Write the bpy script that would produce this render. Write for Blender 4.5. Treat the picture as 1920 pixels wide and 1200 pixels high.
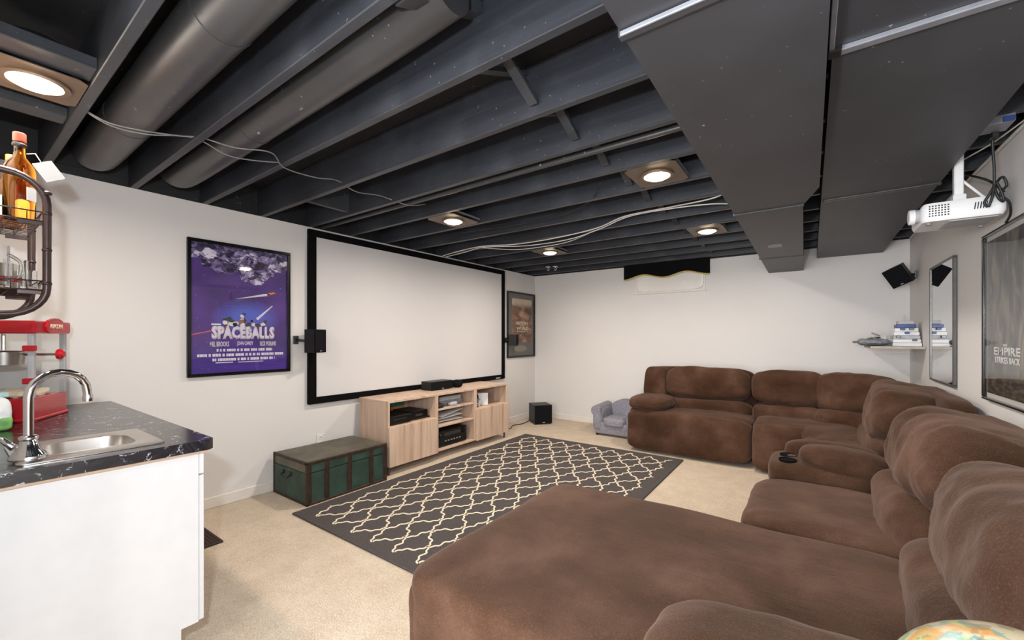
import bpy, bmesh, math, random
from mathutils import Vector, Matrix, Euler, noise
random.seed(7)
PI = math.pi
S = bpy.context.scene
C = S.collection
for o in list(bpy.data.objects): bpy.data.objects.remove(o)

# ------------------------------------------------------------------ camera, light, exposure
FPX, CXP, HORIZON, CAMZ = 780.0, 960.0, 632.0, 1.30
YAW = math.atan(560.0 / FPX)
cd = bpy.data.cameras.new('camera'); cam = bpy.data.objects.new('camera', cd); C.objects.link(cam)
cd.sensor_width = 36.0; cd.lens = FPX / 1920.0 * 36.0
cd.shift_y = (HORIZON - 600.0) / 1920.0
cd.clip_start = 0.02
cam.location = (0, 0, CAMZ); cam.rotation_euler = (PI / 2, 0, YAW)
S.camera = cam
S.view_settings.view_transform = 'Standard'; S.view_settings.look = 'None'
S.view_settings.gamma = 1.0; S.view_settings.use_curve_mapping = False
S.view_settings.exposure = 0.06
w = bpy.data.worlds.new('world'); S.world = w; w.use_nodes = True
w.node_tree.nodes['Background'].inputs[0].default_value = (0.9, 0.95, 1, 1)
w.node_tree.nodes['Background'].inputs[1].default_value = 0.02

def light(name, kind, loc, power, col, size=.1, rot=(0, 0, 0), size_y=None, spread=None):
    d = bpy.data.lights.new(name, kind); d.energy = power; d.color = col
    if kind == 'AREA':
        d.size = size
        if size_y: d.shape = 'RECTANGLE'; d.size_y = size_y
        else: d.shape = 'DISK'
        if spread: d.spread = spread
    else: d.shadow_soft_size = size
    o = bpy.data.objects.new(name, d); C.objects.link(o); o.location = loc; o.rotation_euler = rot
    return o
# the photographer's flash just left of and above the camera
light('camera_flash', 'POINT', (-.15, -.10, 1.53), 118, (.82, .92, 1.0), .03)
# added soft fill, unseen, standing in for the lit room behind the camera
light('rear_fill_light', 'AREA', (-1.3, -2.75, 1.45), 285, (.92, .94, .95), 3.6, (PI / 2, 0, 0), 1.9)
LAMP_W, LAMP_COL, LENS_E = 20.0, (1.0, .91, .80), 24.0

# ------------------------------------------------------------------ materials
def srgb(r, g, b):
    f = lambda c: (c / 255) / 12.92 if c <= 10 else (((c / 255) + .055) / 1.055) ** 2.4
    return (f(r), f(g), f(b), 1)
class Mat:
    def __init__(s, name):
        s.m = bpy.data.materials.new(name); s.m.use_nodes = True
        s.nt = s.m.node_tree; s.b = s.nt.nodes['Principled BSDF']; s.out = s.nt.nodes['Material Output']
    def n(s, t, **k):
        x = s.nt.nodes.new(t)
        for a, v in k.items():
            if a.startswith('i_'):
                key = a[2:]; key = int(key) if key.isdigit() else key.replace('_', ' ')
                s.set(x.inputs[key], v)
            else: setattr(x, a, v)
        return x
    def set(s, sock, v):
        if isinstance(v, bpy.types.NodeSocket): s.nt.links.new(v, sock)
        else: sock.default_value = v
    def p(s, **k):
        for a, v in k.items(): s.set(s.b.inputs[a.replace('_', ' ')], v)
        return s
    def math(s, op, a, b=0.0, clamp=False):
        x = s.n('ShaderNodeMath', operation=op, use_clamp=clamp); s.set(x.inputs[0], a); s.set(x.inputs[1], b); return x.outputs[0]
    def mix(s, f, a, b):
        x = s.n('ShaderNodeMix', data_type='RGBA'); s.set(x.inputs[0], f); s.set(x.inputs[6], a); s.set(x.inputs[7], b); return x.outputs[2]
    def coord(s, which='Object'): return s.n('ShaderNodeTexCoord').outputs[which]
    def mapping(s, v, scale=(1, 1, 1), rot=(0, 0, 0)):
        x = s.n('ShaderNodeMapping'); s.set(x.inputs['Vector'], v); x.inputs['Scale'].default_value = scale; x.inputs['Rotation'].default_value = rot; return x.outputs[0]
    def noise(s, v, scale, detail=3, rough=.5, dist=0):
        x = s.n('ShaderNodeTexNoise'); s.set(x.inputs['Vector'], v); x.inputs['Scale'].default_value = scale
        x.inputs['Detail'].default_value = detail; x.inputs['Roughness'].default_value = rough; x.inputs['Distortion'].default_value = dist; return x.outputs['Fac']
    def ramp(s, f, stops):
        x = s.n('ShaderNodeValToRGB'); s.set(x.inputs[0], f); e = x.color_ramp.elements
        while len(e) < len(stops): e.new(.5)
        for i, (p, c) in enumerate(stops): e[i].position = p; e[i].color = c if len(c) == 4 else (*c, 1)
        return x.outputs[0]
    def bump(s, h, strength=.3, dist=.01):
        x = s.n('ShaderNodeBump'); s.set(x.inputs['Height'], h); x.inputs['Strength'].default_value = strength; x.inputs['Distance'].default_value = dist
        s.nt.links.new(x.outputs[0], s.b.inputs['Normal']); return s
G = lambda v: (v, v, v, 1)
def plain(name, col, rough=.5, metal=0, spec=.5, coat=0, varied=.12, vscale=14):
    m = Mat(name); v = m.coord()
    k = m.noise(v, vscale, 3)
    lo = tuple(c * (1 - varied) for c in col[:3]) + (1,); hi = tuple(min(1, c * (1 + varied)) for c in col[:3]) + (1,)
    m.p(Base_Color=m.ramp(k, [(.3, lo), (.7, hi)]), Roughness=rough, Metallic=metal, Specular_IOR_Level=spec, Coat_Weight=coat)
    return m.m
def m_wall(name, col):
    m = Mat(name); v = m.coord()
    k = m.noise(v, 1.3, 4); f = m.noise(v, 70, 3)
    c = m.ramp(k, [(.3, tuple(x * .97 for x in col[:3])), (.7, col)])
    m.p(Base_Color=c, Roughness=.62, Specular_IOR_Level=.3).bump(f, .12, .006); return m.m
def m_carpet():
    m = Mat('beige_carpet'); v = m.coord()
    a = m.noise(v, 130, 3, .7); b = m.noise(v, 7, 5, .6); d = m.noise(v, 34, 4, .75)
    c1 = m.ramp(a, [(.3, srgb(168, 147, 126)), (.7, srgb(228, 211, 190))])
    c2 = m.mix(m.ramp(d, [(.42, G(0)), (.72, G(.45))]), c1, srgb(172, 146, 118))
    c3 = m.mix(m.ramp(b, [(.35, G(0)), (.75, G(.3))]), c2, srgb(240, 226, 206))
    m.p(Base_Color=c3, Roughness=1, Specular_IOR_Level=.05, Sheen_Weight=.15).bump(m.math('ADD', a, d), .6, .012); return m.m
def m_blackwood(name, base, rough=.42, axis=0):
    m = Mat(name); v = m.coord()
    st = (1.2, 26, 26) if axis == 0 else (26, 1.2, 26)
    g = m.noise(m.mapping(v, st), 1.0, 5, .6, .6); d = m.noise(v, 3.2, 5, .65); sp = m.noise(v, 46, 2, .5)
    c = m.ramp(g, [(.25, tuple(x * .6 for x in base[:3])), (.75, base)])
    c = m.mix(m.ramp(d, [(.5, G(0)), (.8, G(.35))]), c, tuple(min(1, x * 2.6) for x in base[:3]) + (1,))
    c = m.mix(m.ramp(sp, [(.715, G(0)), (.75, G(.55))]), c, srgb(150, 152, 156))
    m.p(Base_Color=c, Roughness=m.math('ADD', m.math('MULTIPLY', d, .25), rough - .12), Specular_IOR_Level=.5).bump(g, .22, .006); return m.m
def m_duct(name, base, rough=.5):
    m = Mat(name); v = m.coord()
    d = m.noise(v, 2.2, 5, .6); sp = m.noise(v, 38, 2, .5); wide = m.noise(v, 1.1, 2)
    c = m.ramp(d, [(.3, tuple(x * .8 for x in base[:3])), (.75, tuple(x * 1.2 for x in base[:3]))])
    msk = m.math('MULTIPLY', m.ramp(sp, [(.715, G(0)), (.74, G(1))]), m.ramp(wide, [(.45, G(0)), (.6, G(.8))]))
    c = m.mix(msk, c, srgb(170, 172, 178))
    m.p(Base_Color=c, Roughness=rough, Specular_IOR_Level=.5).bump(d, .06, .01); return m.m
def m_velour():
    m = Mat('brown_velour'); v = m.coord()
    a = m.noise(v, 2.3, 4, .55, .25); b = m.noise(v, 7, 4, .6, .3); f = m.noise(v, 260, 2)
    w1 = m.noise(m.mapping(v, (2.6, 9, 10)), 1.5, 5, .65, .6)
    c = m.ramp(a, [(.36, srgb(57, 37, 25)), (.5, srgb(75, 52, 39)), (.66, srgb(98, 72, 59))])
    c = m.mix(m.ramp(b, [(.45, G(0)), (.75, G(.4))]), c, srgb(52, 31, 20))
    g = m.noise(v, 210, 3, .7)
    c = m.mix(m.ramp(g, [(.35, G(.28)), (.65, G(0))]), c, srgb(44, 29, 20))
    c = m.mix(m.ramp(g, [(.5, G(0)), (.75, G(.25))]), c, srgb(122, 96, 81))
    # gathers: sharp folds that come and go
    rg = m.noise(m.mapping(v, (3, 15, 15), (0, .3, 0)), 1.3, 3, .5, .8)
    fold = m.math('MULTIPLY', m.math('SUBTRACT', 1.0, m.ramp(m.math('ABSOLUTE', m.math('SUBTRACT', rg, .5)), [(0.0, G(0)), (.05, G(1))])), m.ramp(m.noise(v, 3.1, 2), [(.5, G(0)), (.68, G(1))]))
    m.p(Base_Color=c, Roughness=.95, Specular_IOR_Level=.08, Sheen_Weight=.22, Sheen_Roughness=.5, Sheen_Tint=srgb(200, 172, 158))
    h = m.math('ADD', m.math('MULTIPLY', w1, .6), m.math('MULTIPLY', g, .10)); h = m.math('SUBTRACT', h, m.math('MULTIPLY', fold, .14))
    m.bump(h, .24, .03); return m.m
def m_oak():
    m = Mat('grey_stained_walnut'); v = m.coord()
    st = m.noise(m.mapping(v, (9, 9, .55)), 1.6, 5, .6, .5); fine = m.noise(m.mapping(v, (60, 60, 2.2)), 1.4, 4, .6)
    c = m.ramp(st, [(.28, srgb(172, 142, 120)), (.46, srgb(206, 178, 156)), (.6, srgb(218, 192, 172)), (.78, srgb(182, 154, 134))])
    c = m.mix(m.math('MULTIPLY', fine, .4), c, srgb(164, 134, 114))
    m.p(Base_Color=c, Roughness=.5, Specular_IOR_Level=.35).bump(fine, .08, .003); return m.m
def m_counter():
    m = Mat('black_marble_laminate'); v = m.coord()
    d = m.noise(v, 6, 5, .6, 1.8); k = m.noise(v, 13, 3, .5, 2.5)
    vein = m.math('LESS_THAN', m.math('ABSOLUTE', m.math('SUBTRACT', d, .5)), .008)
    vein2 = m.math('MULTIPLY', vein, m.ramp(k, [(.5, G(0)), (.62, G(.9))]))
    c = m.ramp(k, [(.3, srgb(22, 22, 27)), (.75, srgb(44, 42, 46))])
    m.p(Base_Color=m.mix(vein2, c, srgb(190, 195, 210)), Roughness=.2, Specular_IOR_Level=.6); return m.m
def m_emit(name, col, e):
    m = Mat(name); m.p(Base_Color=col, Emission_Color=col, Emission_Strength=e); return m.m
def m_thin(name, tint=(1, 1, 1, 1), gloss_rough=.02, ior=1.5):
    m = Mat(name); m.nt.nodes.remove(m.b)
    tr = m.n('ShaderNodeBsdfTransparent', i_Color=tint); gl = m.n('ShaderNodeBsdfGlossy', i_Roughness=gloss_rough)
    fr = m.n('ShaderNodeFresnel', i_IOR=ior); nz = m.noise(m.coord(), 6, 2)
    front = m.math('SUBTRACT', 1.0, m.n('ShaderNodeNewGeometry').outputs['Backfacing'])
    mx = m.n('ShaderNodeMixShader'); m.set(mx.inputs[0], m.math('MULTIPLY', m.math('MULTIPLY', fr.outputs[0], front), m.math('ADD', m.math('MULTIPLY', nz, .04), .97)))
    m.nt.links.new(tr.outputs[0], mx.inputs[1]); m.nt.links.new(gl.outputs[0], mx.inputs[2]); m.nt.links.new(mx.outputs[0], m.out.inputs[0]); return m.m
def m_glass(name, col, rough=.02):
    m = Mat(name); k = m.noise(m.coord(), 8, 2)
    m.p(Base_Color=m.ramp(k, [(.2, tuple(c * .92 for c in col[:3])), (.8, col)]), Transmission_Weight=1, Roughness=rough, IOR=1.4); return m.m
def m_weave(name, col, scale=90):
    m = Mat(name); v = m.coord(); k = m.noise(v, scale, 2); b = m.noise(v, 4, 4)
    c = m.ramp(k, [(.3, tuple(x * .72 for x in col[:3])), (.7, tuple(x * 1.2 for x in col[:3]))])
    c = m.mix(m.math('MULTIPLY', b, .3), c, tuple(x * .7 for x in col[:3]) + (1,))
    m.p(Base_Color=c, Roughness=.95, Specular_IOR_Level=.1).bump(k, .4, .004); return m.m

M = {}
M['wall'] = m_wall('offwhite_wall_paint', srgb(221, 217, 215))
M['trimw'] = plain('white_trim_paint', srgb(224, 218, 212), .45, varied=.03)
M['carpet'] = m_carpet()
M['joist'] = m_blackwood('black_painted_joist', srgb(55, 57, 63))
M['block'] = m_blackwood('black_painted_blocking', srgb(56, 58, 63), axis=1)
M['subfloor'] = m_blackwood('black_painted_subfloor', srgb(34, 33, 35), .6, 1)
M['duct'] = m_duct('black_painted_duct', srgb(57, 57, 61), .48)
M['pipe'] = m_duct('black_painted_round_duct', srgb(57, 56, 57), .34)
M['cleat'] = plain('bare_galvanised_cleat', srgb(150, 152, 160), .4, .6)
M['velour'] = m_velour()
M['oak'] = m_oak()
M['counter'] = m_counter()
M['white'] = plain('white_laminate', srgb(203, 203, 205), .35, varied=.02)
M['whitep'] = plain('white_plastic', srgb(232, 231, 232), .4, varied=.03)
M['black'] = plain('black_plastic', srgb(24, 23, 25), .45)
M['blackg'] = plain('black_gloss', srgb(15, 14, 15), .18)
M['velvet'] = plain('black_velvet_border', srgb(13, 11, 12), .9, spec=.1)
M['grille'] = m_weave('black_speaker_cloth', srgb(24, 24, 27), 300)
M['screen'] = plain('screen_fabric', srgb(211, 208, 209), .85, spec=.2, varied=.01, vscale=3)
M['steel'] = plain('brushed_steel', srgb(196, 190, 184), .28, 1, varied=.06)
M['chrome'] = plain('chrome', srgb(215, 215, 218), .07, 1, varied=.02)
M['dsteel'] = plain('dark_grey_metal', srgb(92, 90, 90), .35, .8)
M['bronze'] = plain('bronze_tube_paint', srgb(66, 52, 50), .35, .5)
M['red'] = plain('red_plastic', srgb(178, 22, 34), .25, coat=.3, varied=.06)
M['clear'] = m_thin('clear_acrylic', (.97, .98, .98, 1))
M['pane'] = m_thin('picture_glass', (.96, .96, .96, 1), .015)
M['glass'] = m_glass('clear_glass', (.96, .97, .97, 1))
M['amber'] = m_glass('whisky_in_bottle', (.80, .30, .045, 1))
M['green'] = m_glass('dark_green_bottle_glass', (.03, .06, .03, 1), .05)
M['mirror'] = plain('mirror_silver', (.80, .82, .83, 1), .015, 1, varied=.01)
M['rug'] = m_weave('charcoal_rug', srgb(84, 78, 77), 120)
M['rugline'] = m_weave('cream_rug_yarn', srgb(236, 220, 196), 150)
M['trunk'] = plain('green_trunk_canvas', srgb(44, 66, 56), .6, varied=.35, vscale=9)
M['trunkd'] = plain('worn_grey_green_trunk_top', srgb(88, 84, 72), .6, varied=.3, vscale=7)
M['rust'] = plain('rusted_trunk_banding', srgb(58, 42, 33), .55, .3, varied=.4, vscale=30)
M['kid'] = m_weave('grey_corduroy', srgb(142, 140, 150), 60)
M['wire_g'] = plain('grey_cable', srgb(120, 118, 118), .5)
M['wire_w'] = plain('white_cable', srgb(206, 202, 198), .5)
M['wire_b'] = plain('black_cable', srgb(22, 22, 24), .5)
M['copper'] = plain('tarnished_copper', srgb(120, 74, 48), .35, .9)
M['plate'] = plain('brown_lamp_plate', srgb(100, 82, 66), .45, .3)
M['lens'] = m_emit('lit_lamp_lens', (1, .80, .55, 1), LENS_E)
M['gold'] = plain('gold_braid', srgb(206, 180, 92), .6)
M['paper'] = plain('white_paper', srgb(226, 224, 222), .8, varied=.02)
M['orange'] = plain('orange_card', srgb(226, 128, 48), .6)
M['teal'] = plain('teal_card', srgb(52, 134, 126), .6)
M['grey'] = plain('mid_grey_plastic', srgb(126, 128, 134), .5)
M['lgrey'] = plain('light_grey_plastic', srgb(176, 176, 180), .5)
M['blue'] = plain('blue_plastic', srgb(44, 66, 128), .4)
M['mat'] = m_weave('brown_ribbed_mat', srgb(70, 58, 54), 200)
M['wood'] = plain('brown_side_table_wood', srgb(92, 62, 40), .4, varied=.25)
M['greymat'] = plain('grey_picture_mat', srgb(104, 100, 98), .8, varied=.04)
M['cream'] = plain('cream_print_ink', srgb(230, 214, 186), .7, varied=.04)
M['lilac'] = plain('pale_lilac_print_ink', srgb(226, 218, 232), .6, varied=.03)
M['sheet'] = plain('translucent_white_sheet', srgb(226, 221, 216), .3, varied=.02)

# ------------------------------------------------------------------ mesh helpers
ORG = {}
def root_of(p):
    while p.parent: p = p.parent
    return p
def obj(name, bm, mat, parent=None, world=True, smooth=None, label=None, kind=None):
    """Link a bmesh as ONE object. Coordinates are in the world (or, with world=False, in the thing's own frame)."""
    if isinstance(bm, bmesh.types.BMesh):
        me = bpy.data.meshes.new(name); bmesh.ops.recalc_face_normals(bm, faces=bm.faces); bm.to_mesh(me); bm.free()
    else: me = bm
    if world and parent is not None:
        o0 = ORG.get(root_of(parent).name)
        if o0: me.transform(Matrix.Translation(-Vector(o0)))
    if smooth:
        me.polygons.foreach_set('use_smooth', [True] * len(me.polygons))
        if smooth is not True: me.set_sharp_from_angle(angle=math.radians(smooth))
    o = bpy.data.objects.new(name, me); C.objects.link(o); me.materials.append(mat)
    if parent is not None: o.parent = parent
    if label: o['label'] = label
    if kind: o['kind'] = kind
    return o
def thing(name, label, cat, loc=(0, 0, 0), rot=(0, 0, 0), group=None, kind=None):
    o = bpy.data.objects.new(name, None); C.objects.link(o); o.location = loc; o.rotation_euler = rot; o.empty_display_size = .05
    ORG[o.name] = tuple(loc)
    if kind: o['kind'] = kind
    if label: o['label'] = label
    if cat: o['category'] = cat
    if group: o['group'] = group
    return o
def tag(o, label, cat, group=None):
    o['label'] = label; o['category'] = cat
    if group: o['group'] = group
    return o
def B(): return bmesh.new()
def add(bm, lo, hi, bev=0, seg=2):
    """box between two corners"""
    lo, hi = [min(a, b) for a, b in zip(lo, hi)], [max(a, b) for a, b in zip(lo, hi)]
    r = bmesh.ops.create_cube(bm, size=1.0); vs = r['verts']
    for v in vs:
        v.co = Vector([(lo[i] + hi[i]) / 2 + v.co[i] * (hi[i] - lo[i]) for i in range(3)])
    if bev > 0:
        es = list({e for v in vs for e in v.link_edges})
        bmesh.ops.bevel(bm, geom=es, offset=bev, segments=seg, affect='EDGES', profile=.6)
    return bm
def box(lo, hi, bev=0, seg=2): return add(B(), lo, hi, bev, seg)
def obox(center, size, rot=(0, 0, 0), bev=0, bm=None, seg=2):
    t = B(); add(t, [-s / 2 for s in size], [s / 2 for s in size], bev, seg)
    t.transform(Matrix.Translation(center) @ Euler(rot).to_matrix().to_4x4())
    if bm is None: return t
    me = bpy.data.meshes.new('tmp'); t.to_mesh(me); t.free(); bm.from_mesh(me); bpy.data.meshes.remove(me); return bm
def prism(poly, axis, a, b):
    """polygon (2D) extruded along axis 0/1/2 from a to b; the 2D coords are the other two axes in order"""
    bm = B()
    def mk(p, h):
        c = [0, 0, 0]; k = [i for i in range(3) if i != axis]; c[k[0]], c[k[1]], c[axis] = p[0], p[1], h; return bm.verts.new(c)
    A = [mk(p, a) for p in poly]; D = [mk(p, b) for p in poly]; n = len(poly)
    bm.faces.new(A); bm.faces.new(D[::-1])
    for i in range(n): bm.faces.new((A[i], D[i], D[(i + 1) % n], A[(i + 1) % n]))
    return bm
def spline(pts, k=6):
    P = [Vector(p) for p in pts]; out = []
    for i in range(len(P) - 1):
        p0, p1, p2, p3 = P[max(i - 1, 0)], P[i], P[i + 1], P[min(i + 2, len(P) - 1)]
        for j in range(k):
            t = j / k; out.append(.5 * ((2 * p1) + (p2 - p0) * t + (2 * p0 - 5 * p1 + 4 * p2 - p3) * t * t + (3 * p1 - p0 - 3 * p2 + p3) * t ** 3))
    return out + [P[-1]]
def tube(pts, r, seg=8, bm=None, caps=True, closed=False):
    bm = bm or B(); P = [Vector(p) for p in pts]; n = len(P); rings = []; prev = None
    R = r if isinstance(r, (list, tuple)) else [r] * n
    for i in range(n):
        if closed: d = P[(i + 1) % n] - P[i - 1]
        else: d = P[min(i + 1, n - 1)] - P[max(i - 1, 0)]
        d.normalize()
        if prev is None: u = d.orthogonal().normalized()
        else:
            u = prev - d * prev.dot(d)
            u = u.normalized() if u.length > 1e-6 else d.orthogonal().normalized()
        prev = u; v = d.cross(u)
        rings.append([bm.verts.new(P[i] + (u * math.cos(2 * PI * k / seg) + v * math.sin(2 * PI * k / seg)) * R[i]) for k in range(seg)])
    for i in range(n if closed else n - 1):
        a, b = rings[i], rings[(i + 1) % n]
        for k in range(seg): bm.faces.new((a[k], a[(k + 1) % seg], b[(k + 1) % seg], b[k]))
    if caps and not closed: bm.faces.new(rings[0][::-1]); bm.faces.new(rings[-1])
    return bm
def lathe(prof, center=(0, 0, 0), seg=24, bm=None, axis=2):
    """profile of (radius, height) pairs turned about a vertical (or x / y) axis"""
    bm = bm or B(); c = Vector(center); rings = []
    for r, h in prof:
        ring = []
        for k in range(seg):
            a = 2 * PI * k / seg; p = [r * math.cos(a), r * math.sin(a), h]
            if axis == 0: p = [h, p[0], p[1]]
            if axis == 1: p = [p[0], h, p[1]]
            ring.append(bm.verts.new(c + Vector(p)))
        rings.append(ring)
    for a, b in zip(rings, rings[1:]):
        for k in range(seg): bm.faces.new((a[k], a[(k + 1) % seg], b[(k + 1) % seg], b[k]))
    bm.faces.new(rings[0][::-1]); bm.faces.new(rings[-1])
    return bm
def cushion(center, half, n=4.0, rot=(0, 0, 0), amp=.006, freq=(4, 4, 4), res=20, sag=0, seed=0, crease=0, pinch=0):
    """a stuffed rounded block: a cube blown towards a superellipsoid, with gathers pressed into the cloth"""
    bm = B(); bmesh.ops.create_cube(bm, size=2.0)
    bmesh.ops.subdivide_edges(bm, edges=bm.edges[:], cuts=res, use_grid_fill=True)
    R = Euler(rot).to_matrix(); c = Vector(center); off = Vector((seed * 7.31, seed * 3.17, seed * 5.7))
    for v in bm.verts:
        p = v.co; L = max(abs(x) for x in p); q = sum(abs(x) ** n for x in p) ** (1 / n)
        d = p * (L / q)
        loc = Vector((d[i] * half[i] for i in range(3)))
        if pinch: loc.z *= 1 - pinch * abs(d.x) ** 4
        nn = Vector((d[i] * abs(d[i]) ** (n - 2) / half[i] for i in range(3))); nn.normalize()
        s = noise.noise(Vector((loc[i] * freq[i] for i in range(3))) + off)
        s2 = noise.noise(Vector((loc[i] * freq[i] * 2.7 for i in range(3))) + off * 1.7)
        loc += nn * (amp * (s * 1.3 + s2 * .5))
        if crease: loc -= nn * crease * max(0, 1 - abs(s2 + .1) * 5)
        if sag: loc.z -= sag * math.cos(d.x * PI / 2) * math.cos(d.y * PI / 2) * (1 if d.z > 0 else 0)
        v.co = c + R @ loc
    return bm
def ring_frame(axis_pos, depth, a0, a1, z0, z1, wdt, axis=0):
    """picture frame: rectangular ring in the plane perpendicular to axis (0: spans y,z; 1: spans x,z)"""
    bm = B()
    for lo, hi in (((a0, z0), (a1, z0 + wdt)), ((a0, z1 - wdt), (a1, z1)), ((a0, z0 + wdt), (a0 + wdt, z1 - wdt)), ((a1 - wdt, z0 + wdt), (a1, z1 - wdt))):
        if axis == 0: add(bm, (axis_pos, lo[0], lo[1]), (axis_pos + depth, hi[0], hi[1]), .003, 1)
        else: add(bm, (lo[0], axis_pos, lo[1]), (hi[0], axis_pos + depth, hi[1]), .003, 1)
    return bm
def print_quad(P):
    """thin sheet with a UV map; P = bottom-left, bottom-right, top-right, top-left as the reader sees it"""
    bm = B(); uv = bm.loops.layers.uv.new('UVMap'); P = [Vector(p) for p in P]
    nrm = (P[1] - P[0]).cross(P[3] - P[0]).normalized() * .0015
    f = [bm.verts.new(p + nrm) for p in P]; b = [bm.verts.new(p) for p in P]
    face = bm.faces.new(f)
    for l, t in zip(face.loops, ((0, 0), (1, 0), (1, 1), (0, 1))): l[uv].uv = t
    bm.faces.new(b[::-1])
    for i in range(4): bm.faces.new((f[i], b[i], b[(i + 1) % 4], f[(i + 1) % 4]))
    return bm
def lettering(text, width, height, origin, right, upv=(0, 0, 1), depth=.002, bold=0.0, shear=0):
    """raised ink: text mesh fitted to width x height, its lower-left corner at origin"""
    cu = bpy.data.curves.new('letters', 'FONT'); cu.body = text; cu.size = 1; cu.offset = bold; cu.shear = shear; cu.resolution_u = 2
    t = bpy.data.objects.new('letters', cu); C.objects.link(t)
    bpy.context.view_layer.update()
    me = bpy.data.meshes.new_from_object(t); bpy.data.objects.remove(t)
    xs = [v.co.x for v in me.vertices]; ys = [v.co.y for v in me.vertices]
    x0, x1, y0, y1 = min(xs), max(xs), min(ys), max(ys); R = Vector(right).normalized(); U = Vector(upv).normalized(); N = R.cross(U)
    for v in me.vertices:
        v.co = Vector(origin) + R * ((v.co.x - x0) / (x1 - x0) * width) + U * ((v.co.y - y0) / (y1 - y0) * height)
    bm = B(); bm.from_mesh(me); bpy.data.meshes.remove(me)
    ex = bmesh.ops.extrude_face_region(bm, geom=bm.faces[:]); bmesh.ops.translate(bm, verts=[g for g in ex['geom'] if isinstance(g, bmesh.types.BMVert)], vec=N * depth)
    return bm

# ------------------------------------------------------------------ the room
XL, XR, YB, YF, ZW = -3.70, .82, 5.80, -3.0, 2.30
def struct(name, bm, mat, parent=None, smooth=None):
    o = obj(name, bm, mat, parent, smooth=smooth)
    if parent is None: o['kind'] = 'structure'
    return o
struct('floor', box((XL - .12, YF - .12, -.10), (XR + .12, YB + .12, 0)), M['carpet'])
struct('wall_left', box((XL - .12, YF, 0), (XL, YB + .12, ZW)), M['wall'])
wb = B(); add(wb, (XL, YB, 0), (XR, YB + .12, ZW))
struct('wall_back', wb, M['wall'])
struct('wall_right', box((XR, YF, 0), (XR + .12, YB + .12, ZW)), M['wall'])
struct('wall_front', box((XL - .12, YF - .12, 0), (XR + .12, YF, ZW + .24)), M['wall'])
struct('wall_kitchen', box((XL, -.10, 0), (-1.75, .015, ZW)), M['wall'])
struct('baseboard_left', box((XL, .70, 0), (XL + .014, YB - .016, .085), .004, 1), M['trimw'])
struct('baseboard_back', box((XL, YB - .014, 0), (XR, YB, .085), .004, 1), M['trimw'])
struct('baseboard_right', box((XR - .014, .0, 0), (XR, YB - .016, .085), .004, 1), M['trimw'])
# window high in the back wall, covered by a white sheet
w1 = struct('window_1', ring_frame(YB - .008, .02, -2.02, -1.10, 1.90, 2.28, .03, 1), M['trimw'])
obj('window_sheet', cushion((-1.56, YB - .012, 2.09), (.44, .010, .17), 6, amp=.004, freq=(5, 5, 9), res=14), M['sheet'], w1, smooth=True)
obj('window_sill', box((-2.04, YB - .022, 1.895), (-1.08, YB - .0, 1.905), .003, 1), M['trimw'], w1)

# ------------------------------------------------------------------ open ceiling
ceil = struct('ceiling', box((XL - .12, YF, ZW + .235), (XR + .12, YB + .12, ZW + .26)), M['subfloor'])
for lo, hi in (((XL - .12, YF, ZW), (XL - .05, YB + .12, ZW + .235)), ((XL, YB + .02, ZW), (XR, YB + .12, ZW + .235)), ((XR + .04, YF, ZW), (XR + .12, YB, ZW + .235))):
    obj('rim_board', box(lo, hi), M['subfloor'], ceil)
JY = [.385 + .405 * k for k in range(-8, 14)]
me0 = None
for y in JY:
    if me0 is None:
        j = obj('joist', box((XL - .05, -.019, ZW), (XR + .04, .019, ZW + .235), .003, 1), M['joist'], ceil); me0 = j.data
    else:
        j = bpy.data.objects.new('joist', me0); C.objects.link(j); j.parent = ceil
    j.location = (0, y, 0)
def bay(y): # the clear bay that holds y
    k = max(q for q in JY if q < y); return k + .019, k + .386
# cross bridging along one row of bays
for yb in [q + .2 for q in JY if .9 < q < 5.3]:
    a, b = bay(yb)
    if abs(a - 3.24) < .0: continue
    x = -1.03
    for sgn, dx in ((1, -.026), (-1, .026)):
        z0, z1 = (ZW + .035, ZW + .20) if sgn > 0 else (ZW + .20, ZW + .035)
        L = math.hypot(b - a, z1 - z0); ang = math.atan2(z1 - z0, b - a)
        obj('bridging', obox((x + dx, (a + b) / 2, (z0 + z1) / 2), (.045, L - .035, .02), (ang, 0, 0), .002), M['block'], ceil)
obj('bridging', obox((-1.0, .992, ZW + .115), (.06, .395, .04), (math.atan2(.185, .367), 0, 0), .002), M['block'], ceil)
# solid blocking
for x0, x1, yb, z0, z1 in ((-2.33, -2.20, .2, ZW + .015, ZW + .06), (-2.90, -2.79, .2, ZW + .015, ZW + .06), (-3.1, -3.06, 1.9, ZW + .02, ZW + .22)):
    a, b = bay(yb)
    obj('blocking', box((x0, a, z0), (x1, b, z1), .003, 1), M['block'], ceil)

# rectangular ducts
d1 = thing('rectangular_duct', 'wide black painted rectangular duct nearest the joists, narrowing toward the back wall', 'duct', (-.17, 2, 2.06))
pl = [(-.385, -2.9), (.036, -2.9), (.036, 2.62), (-.035, 2.92), (-.068, YB - .004), (-.405, YB - .004), (-.385, 2.8)]
obj('duct_body', prism(pl, 2, 2.06, 2.298), M['duct'], d1)
for y in (1.01,):
    obj('drive_cleat', box((-.392, y - .012, 2.048), (.043, y + .012, 2.30), .003, 1), M['duct'], d1)
    obj('cleat_edge', box((-.385, y - .018, 2.046), (.036, y - .010, 2.058), .002, 1), M['cleat'], d1)
obj('drive_cleat', box((-.392, 2.905, 2.052), (-.03, 2.925, 2.298), .003, 1), M['duct'], d1)
obj('drive_cleat', box((-.41, 4.70, 2.054), (-.052, 4.716, 2.298), .003, 1), M['duct'], d1)
obj('access_cover', box((-.29, 4.02, 2.054), (-.19, 4.14, 2.061), .002, 1), M['dsteel'], d1)
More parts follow.
